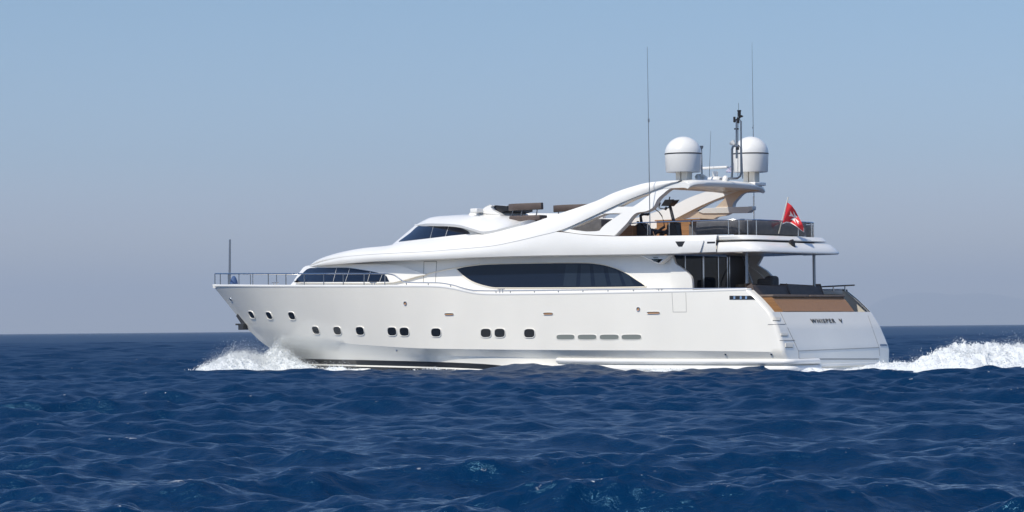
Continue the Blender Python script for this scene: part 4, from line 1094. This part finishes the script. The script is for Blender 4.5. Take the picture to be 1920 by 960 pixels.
af = me.attributes.new('fleck', 'FLOAT', 'POINT'); af.data.foreach_set('value', fleck.reshape(-1).astype(np.float32))
at = me.attributes.new('foam', 'FLOAT', 'POINT'); at.data.foreach_set('value', foam.reshape(-1).astype(np.float32))
me.update(); me.validate()
sea = bpy.data.objects.new('sea', me); COL.objects.link(sea)
tag(sea, 'deep blue choppy sea reaching to the horizon', 'sea', kind='structure')
m = bpy.data.materials.new('sea_water'); m.use_nodes = True; nt = m.node_tree; b = nt.nodes['Principled BSDF']
b.inputs['Base Color'].default_value = (*WATER, 1); b.inputs['Roughness'].default_value = .09; b.inputs['IOR'].default_value = 1.333
b.inputs['Specular IOR Level'].default_value = .5; b.inputs['Specular Tint'].default_value = (.22, .64, 1.0, 1)
ra = nt.nodes.new('ShaderNodeAttribute'); ra.attribute_name = 'ripple'; nt.links.new(ra.outputs['Fac'], b.inputs['Roughness'])
tc2 = nt.nodes.new('ShaderNodeTexCoord')
mp = nt.nodes.new('ShaderNodeMapping'); mp.inputs['Scale'].default_value = (1.0, 1.6, 1.0); mp.inputs['Rotation'].default_value = (0, 0, R(18))
n1 = nt.nodes.new('ShaderNodeTexNoise'); n1.inputs['Scale'].default_value = 6.5; n1.inputs['Detail'].default_value = 5; n1.inputs['Roughness'].default_value = .62; n1.inputs['Distortion'].default_value = .6
bp = nt.nodes.new('ShaderNodeBump'); bp.inputs['Strength'].default_value = .9; bp.inputs['Distance'].default_value = BUMP
nt.links.new(tc2.outputs['Object'], mp.inputs[0]); nt.links.new(mp.outputs[0], n1.inputs['Vector']); nt.links.new(n1.outputs['Fac'], bp.inputs['Height']); nt.links.new(bp.outputs[0], b.inputs['Normal'])
fa = nt.nodes.new('ShaderNodeAttribute'); fa.attribute_name = 'foam'
n2 = nt.nodes.new('ShaderNodeTexNoise'); n2.inputs['Scale'].default_value = 2.6; n2.inputs['Detail'].default_value = 9; n2.inputs['Roughness'].default_value = .72; n2.inputs['Distortion'].default_value = 1.2
mt = nt.nodes.new('ShaderNodeMath'); mt.operation = 'ADD'; ml = nt.nodes.new('ShaderNodeMapRange'); ml.inputs['From Min'].default_value = 1.0; ml.inputs['From Max'].default_value = 1.18
nt.links.new(tc2.outputs['Object'], n2.inputs['Vector']); nt.links.new(fa.outputs['Fac'], mt.inputs[0]); nt.links.new(n2.outputs['Fac'], mt.inputs[1]); nt.links.new(mt.outputs[0], ml.inputs['Value'])
fd_ = nt.nodes.new('ShaderNodeBsdfDiffuse'); fd_.inputs['Color'].default_value = (.82, .85, .88, 1)
fk = nt.nodes.new('ShaderNodeAttribute'); fk.attribute_name = 'fleck'
n3 = nt.nodes.new('ShaderNodeTexNoise'); n3.inputs['Scale'].default_value = 11; n3.inputs['Detail'].default_value = 3
m3 = nt.nodes.new('ShaderNodeMapRange'); m3.inputs['From Min'].default_value = .675; m3.inputs['From Max'].default_value = .73
m4 = nt.nodes.new('ShaderNodeMath'); m4.operation = 'MULTIPLY'; m5 = nt.nodes.new('ShaderNodeMath'); m5.operation = 'MAXIMUM'
nt.links.new(tc2.outputs['Object'], n3.inputs['Vector']); nt.links.new(n3.outputs['Fac'], m3.inputs['Value']); nt.links.new(m3.outputs[0], m4.inputs[0]); nt.links.new(fk.outputs['Fac'], m4.inputs[1])
nt.links.new(m4.outputs[0], m5.inputs[0]); nt.links.new(ml.outputs[0], m5.inputs[1])
mxs = nt.nodes.new('ShaderNodeMixShader'); nt.links.new(m5.outputs[0], mxs.inputs[0]); nt.links.new(b.outputs[0], mxs.inputs[1]); nt.links.new(fd_.outputs[0], mxs.inputs[2])
nt.links.new(mxs.outputs[0], nt.nodes['Material Output'].inputs[0])
me.materials.append(m)

# ------------------------------------------------------------------ thrown water
foam_m = mat('white_foam', (.70, .735, .76), .8, spec=.3)
def vnoise(P, seed):
    """value noise, vectorised"""
    i = np.floor(P).astype(np.int64); f = P - i; f = f * f * (3 - 2 * f)
    def h(a, b_): 
        v = (a * 374761393 + b_ * 668265263 + seed * 1442695041) & 0x7fffffff
        v = ((v ^ (v >> 13)) * 1274126177) & 0x7fffffff
        return ((v ^ (v >> 16)) & 0xffff) / 65535.0
    a, b_ = i[..., 0], i[..., 1]
    return (h(a, b_) * (1 - f[..., 0]) + h(a + 1, b_) * f[..., 0]) * (1 - f[..., 1]) + (h(a, b_ + 1) * (1 - f[..., 0]) + h(a + 1, b_ + 1) * f[..., 0]) * f[..., 1]
def fbm(P, seed, oct_=5, rough=.55):
    out = np.zeros(P.shape[:-1]); a = 1; tot = 0
    for o in range(oct_): out += a * vnoise(P * 2 ** o + 17.3 * o, seed + o); tot += a; a *= rough
    return out / tot
ICO = [(0, 0, 1), (.894, 0, .447), (.276, .851, .447), (-.724, .526, .447), (-.724, -.526, .447), (.276, -.851, .447), (.724, .526, -.447), (-.276, .851, -.447), (-.894, 0, -.447), (-.276, -.851, -.447), (.724, -.526, -.447), (0, 0, -1)]
ICF = [(0,1,2),(0,2,3),(0,3,4),(0,4,5),(0,5,1),(1,6,2),(2,7,3),(3,8,4),(4,9,5),(5,10,1),(6,7,2),(7,8,3),(8,9,4),(9,10,5),(10,6,1),(11,7,6),(11,8,7),(11,9,8),(11,10,9),(11,6,10)]
def spray(name, label, heights, ext, n_drop, seed, drop_h, res=.055):
    """a mound of broken water: heightfield in the boat's frame plus droplets thrown off it"""
    x0_, x1_, y0_, y1_ = ext
    xs = np.arange(x0_, x1_, res); ys = np.arange(y0_, y1_, res)
    XX, YY = np.meshgrid(xs, ys, indexing='ij'); E_ = heights(XX, YY)
    P = np.stack([XX, YY], -1)
    n1_ = fbm(P * 1.1, seed, 6, .62); n2_ = fbm(P * 5.5 + 3, seed + 20, 4, .6)
    n3_ = fbm(P * 14 + 7, seed + 60, 3, .6)
    rid = 1 - np.abs(2 * n1_ - 1)
    H = E_ * (.35 + 1.25 * n1_) + np.clip(E_ * 2.2, 0, 1) * (.42 * (n2_ - .5) + .12 * (n3_ - .5))
    wob = .30 * np.clip(E_ * 2, 0, 1)
    X2 = XX + wob * (fbm(P * 3.0 + 50, seed + 5, 3) - .5); Y2 = YY + wob * (fbm(P * 3.0 + 90, seed + 6, 3) - .5)
    Zv = np.where(E_ < .03, -.6, H - .08)
    V = np.stack([X2, Y2, Zv], -1).reshape(-1, 3); nx, ny = XX.shape
    ok = (E_ > .02); q = []
    okc = ok[:-1, :-1] | ok[1:, :-1] | ok[:-1, 1:] | ok[1:, 1:]
    I, J = np.nonzero(okc); b0 = I * ny + J
    Q = np.stack([b0, b0 + ny, b0 + ny + 1, b0 + 1], -1)
    rr_ = np.random.default_rng(seed); w = (np.clip(E_, 0, None) ** 1.2).ravel(); w /= w.sum()
    idx = rr_.choice(len(w), n_drop, p=w); e = E_.ravel()[idx]
    t_ = np.minimum(rr_.exponential(drop_h, n_drop), e * 1.2)
    cl = np.stack([fbm(P.reshape(-1, 2)[idx] * 2.2, seed + 40, 3), fbm(P.reshape(-1, 2)[idx] * 2.2 + 31, seed + 41, 3)], -1)
    t_ *= np.clip(cl[:, 0] * 2.6 - .55, .1, 2)
    pc = V[idx] + np.stack([rr_.normal(0, 1, n_drop) * (.05 + .35 * t_), rr_.normal(0, 1, n_drop) * (.05 + .35 * t_), t_ + rr_.normal(0, .02, n_drop)], -1)
    r_ = rr_.choice([.0028, .0048, .008, .0125], n_drop, p=[.42, .34, .18, .06]) * np.where(t_ < .08, 2.4, 1.0)
    OCT = np.array([(1, 0, 0), (0, 1, 0), (-1, 0, 0), (0, -1, 0), (0, 0, 1), (0, 0, -1)]); OF = np.array([(0,1,4),(1,2,4),(2,3,4),(3,0,4),(1,0,5),(2,1,5),(3,2,5),(0,3,5)])
    st_ = np.stack([np.ones(n_drop), np.ones(n_drop), rr_.uniform(.7, 1.8, n_drop)], -1)
    dv = (pc[:, None, :] + OCT[None] * (r_[:, None] * st_)[:, None, :]).reshape(-1, 3)
    df = (len(V) + np.arange(n_drop)[:, None, None] * 6 + OF[None]).reshape(-1, 3)
    allv = np.concatenate([V, dv]); wv = ORG[None, :] + allv[:, :1] * BX[None] + allv[:, 1:2] * BY[None]; wv[:, 2] = allv[:, 2]
    faces = Q.tolist() + df.tolist()
    me_ = bpy.data.meshes.new(name); me_.from_pydata(wv.tolist(), [], faces); me_.materials.append(foam_m)
    me_.polygons.foreach_set('use_smooth', [True] * len(faces)); me_.update()
    o = bpy.data.objects.new(name, me_); COL.objects.link(o); return tag(o, label, 'spray', kind='stuff')
xbow = PY(530, 672, 0)[0]
def bow_h(x, y):
    # thrown outwards from the stem on the near side, trailing aft along the plating, and the same on the far side
    u = xbow - x; ay = np.abs(y)
    c = .35 + .60 * np.clip(u + .8, 0, 9) ** .8
    ridge = .95 * np.exp(-((ay - c) / (.5 + .14 * np.clip(u, 0, 9))) ** 2) * np.exp(-((u - .7) / 2.3) ** 2)
    thrown = .80 * np.exp(-((ay - 2.9) / 1.7) ** 2 - ((u - .4) / 1.5) ** 2)
    skirt = .34 * np.exp(-((ay - c * .95) / .42) ** 2) * np.exp(-np.clip(u - 1, 0, 99) / 2.4) * (u > -1)
    hb_ = np.interp(x, [-14, -6, 2, 8, 12, 15.5], [3.3, 3.35, 3.25, 2.5, 1.3, 0.0])
    wash = np.exp(-((ay - hb_ - .35) / .35) ** 2) * (.20 * np.exp(-((x - xw1) / 1.7) ** 2) + .24 * np.exp(-((x - xw2) / 2.0) ** 2) + .2 * np.exp(-((x - xw3) / 1.2) ** 2) + .27 * np.exp(-((x - xw4) / 1.9) ** 2))
    return np.clip(np.maximum(np.maximum(np.maximum(ridge, thrown), skirt), wash) - .05, 0, None)
xw4 = PY(622, 688, 3.0)[0]; xw1, xw2, xw3 = PY(818, 692, 3.4)[0], PY(1255, 692, 3.4)[0], PY(1400, 692, 3.4)[0]
spray('bow_spray', 'white spray thrown up from the cutting bow', bow_h, (xbow - 24, xbow + 4.0, -6, 7.0), 80000, 5, .17, .045)
xst = tr_x(.2)
def wake_h(x, y):
    u = xst - x
    rise = .35 * np.clip((u + .1) / .4, 0, 1) + .65 * np.clip((u - .4) / 1.7, 0, 1)
    g =   .42 + .076 * np.clip(u, 0, 9)
    e = g * rise * np.exp(-(y / (1.3 + .38 * np.clip(u, 0, 6.5))) ** 4)
    e *= .72 + .28 * np.sin(u * 1.1 + 1.2 + .8 * np.sin(y * .8)) + .12 * np.sin(u * 2.7 + y)
    return np.clip(e - .05, 0, None) * np.exp(-np.clip(u - 16, 0, 99) / 12)
spray('stern_wake', 'churned white wake boiling up behind the stern', wake_h, (xst - 24, xst + .3, -5.5, 5.5), 80000, 31, .12, .055)

# ------------------------------------------------------------------ far hills and the air in front of them
hl = MB(); HD = 42000.0
hp_ = [(1540, 609), (1580, 604), (1612, 588), (1640, 566), (1665, 556), (1700, 549), (1745, 547), (1790, 551), (1830, 548), (1880, 553), (1920, 560), (1990, 572), (2080, 590), (2150, 606)]
rows_ = []
for k_, (s_, dd) in enumerate(((0, 0), (.55, 900), (1.0, 2200), (.9, 3200), (0, 5000))):
    row = []
    for i_, px in enumerate(np.linspace(1535, 2150, 70)):
        a_ = math.atan((px - 960) / F); hh = (613 - (px - 960) * .0094 + 4 - interp(dense(hp_, 90), px)) / F * HD
        hh = max(0, hh) * s_ * (1 + .06 * math.sin(i_ * 1.7 + k_ * 2.1) * (0 < s_ < 1)); D__ = HD + dd
        row.append((D__ * math.tan(a_), D__, hh * (D__ / HD) - 12))
    rows_.append(row)
hl.grid(rows_)
hm = mat('scrub_hillside', (.10, .11, .07), .9, noise=(.004, .6, 1.4, (1, 1, 1)))
ho = hl.build('hills', hm); tag(ho, 'faint hazy mountains low on the horizon behind the wake', 'hills', kind='structure')
if HAZE > 0:
    hz = MB().box((-19000, -9000, -60), (19000, 52000, 820)); hb_ = bpy.data.materials.new('haze_air'); hb_.use_nodes = True
    nt = hb_.node_tree; nt.nodes.remove(nt.nodes['Principled BSDF']); pv = nt.nodes.new('ShaderNodeVolumePrincipled')
    pv.inputs['Density'].default_value = HAZE; pv.inputs['Color'].default_value = (.74, .85, 1.0, 1); pv.inputs['Anisotropy'].default_value = .0
    nt.links.new(pv.outputs[0], nt.nodes['Material Output'].inputs['Volume'])
    zo = hz.build('haze', hb_); tag(zo, 'thin blue haze lying over the sea', 'haze', kind='stuff')
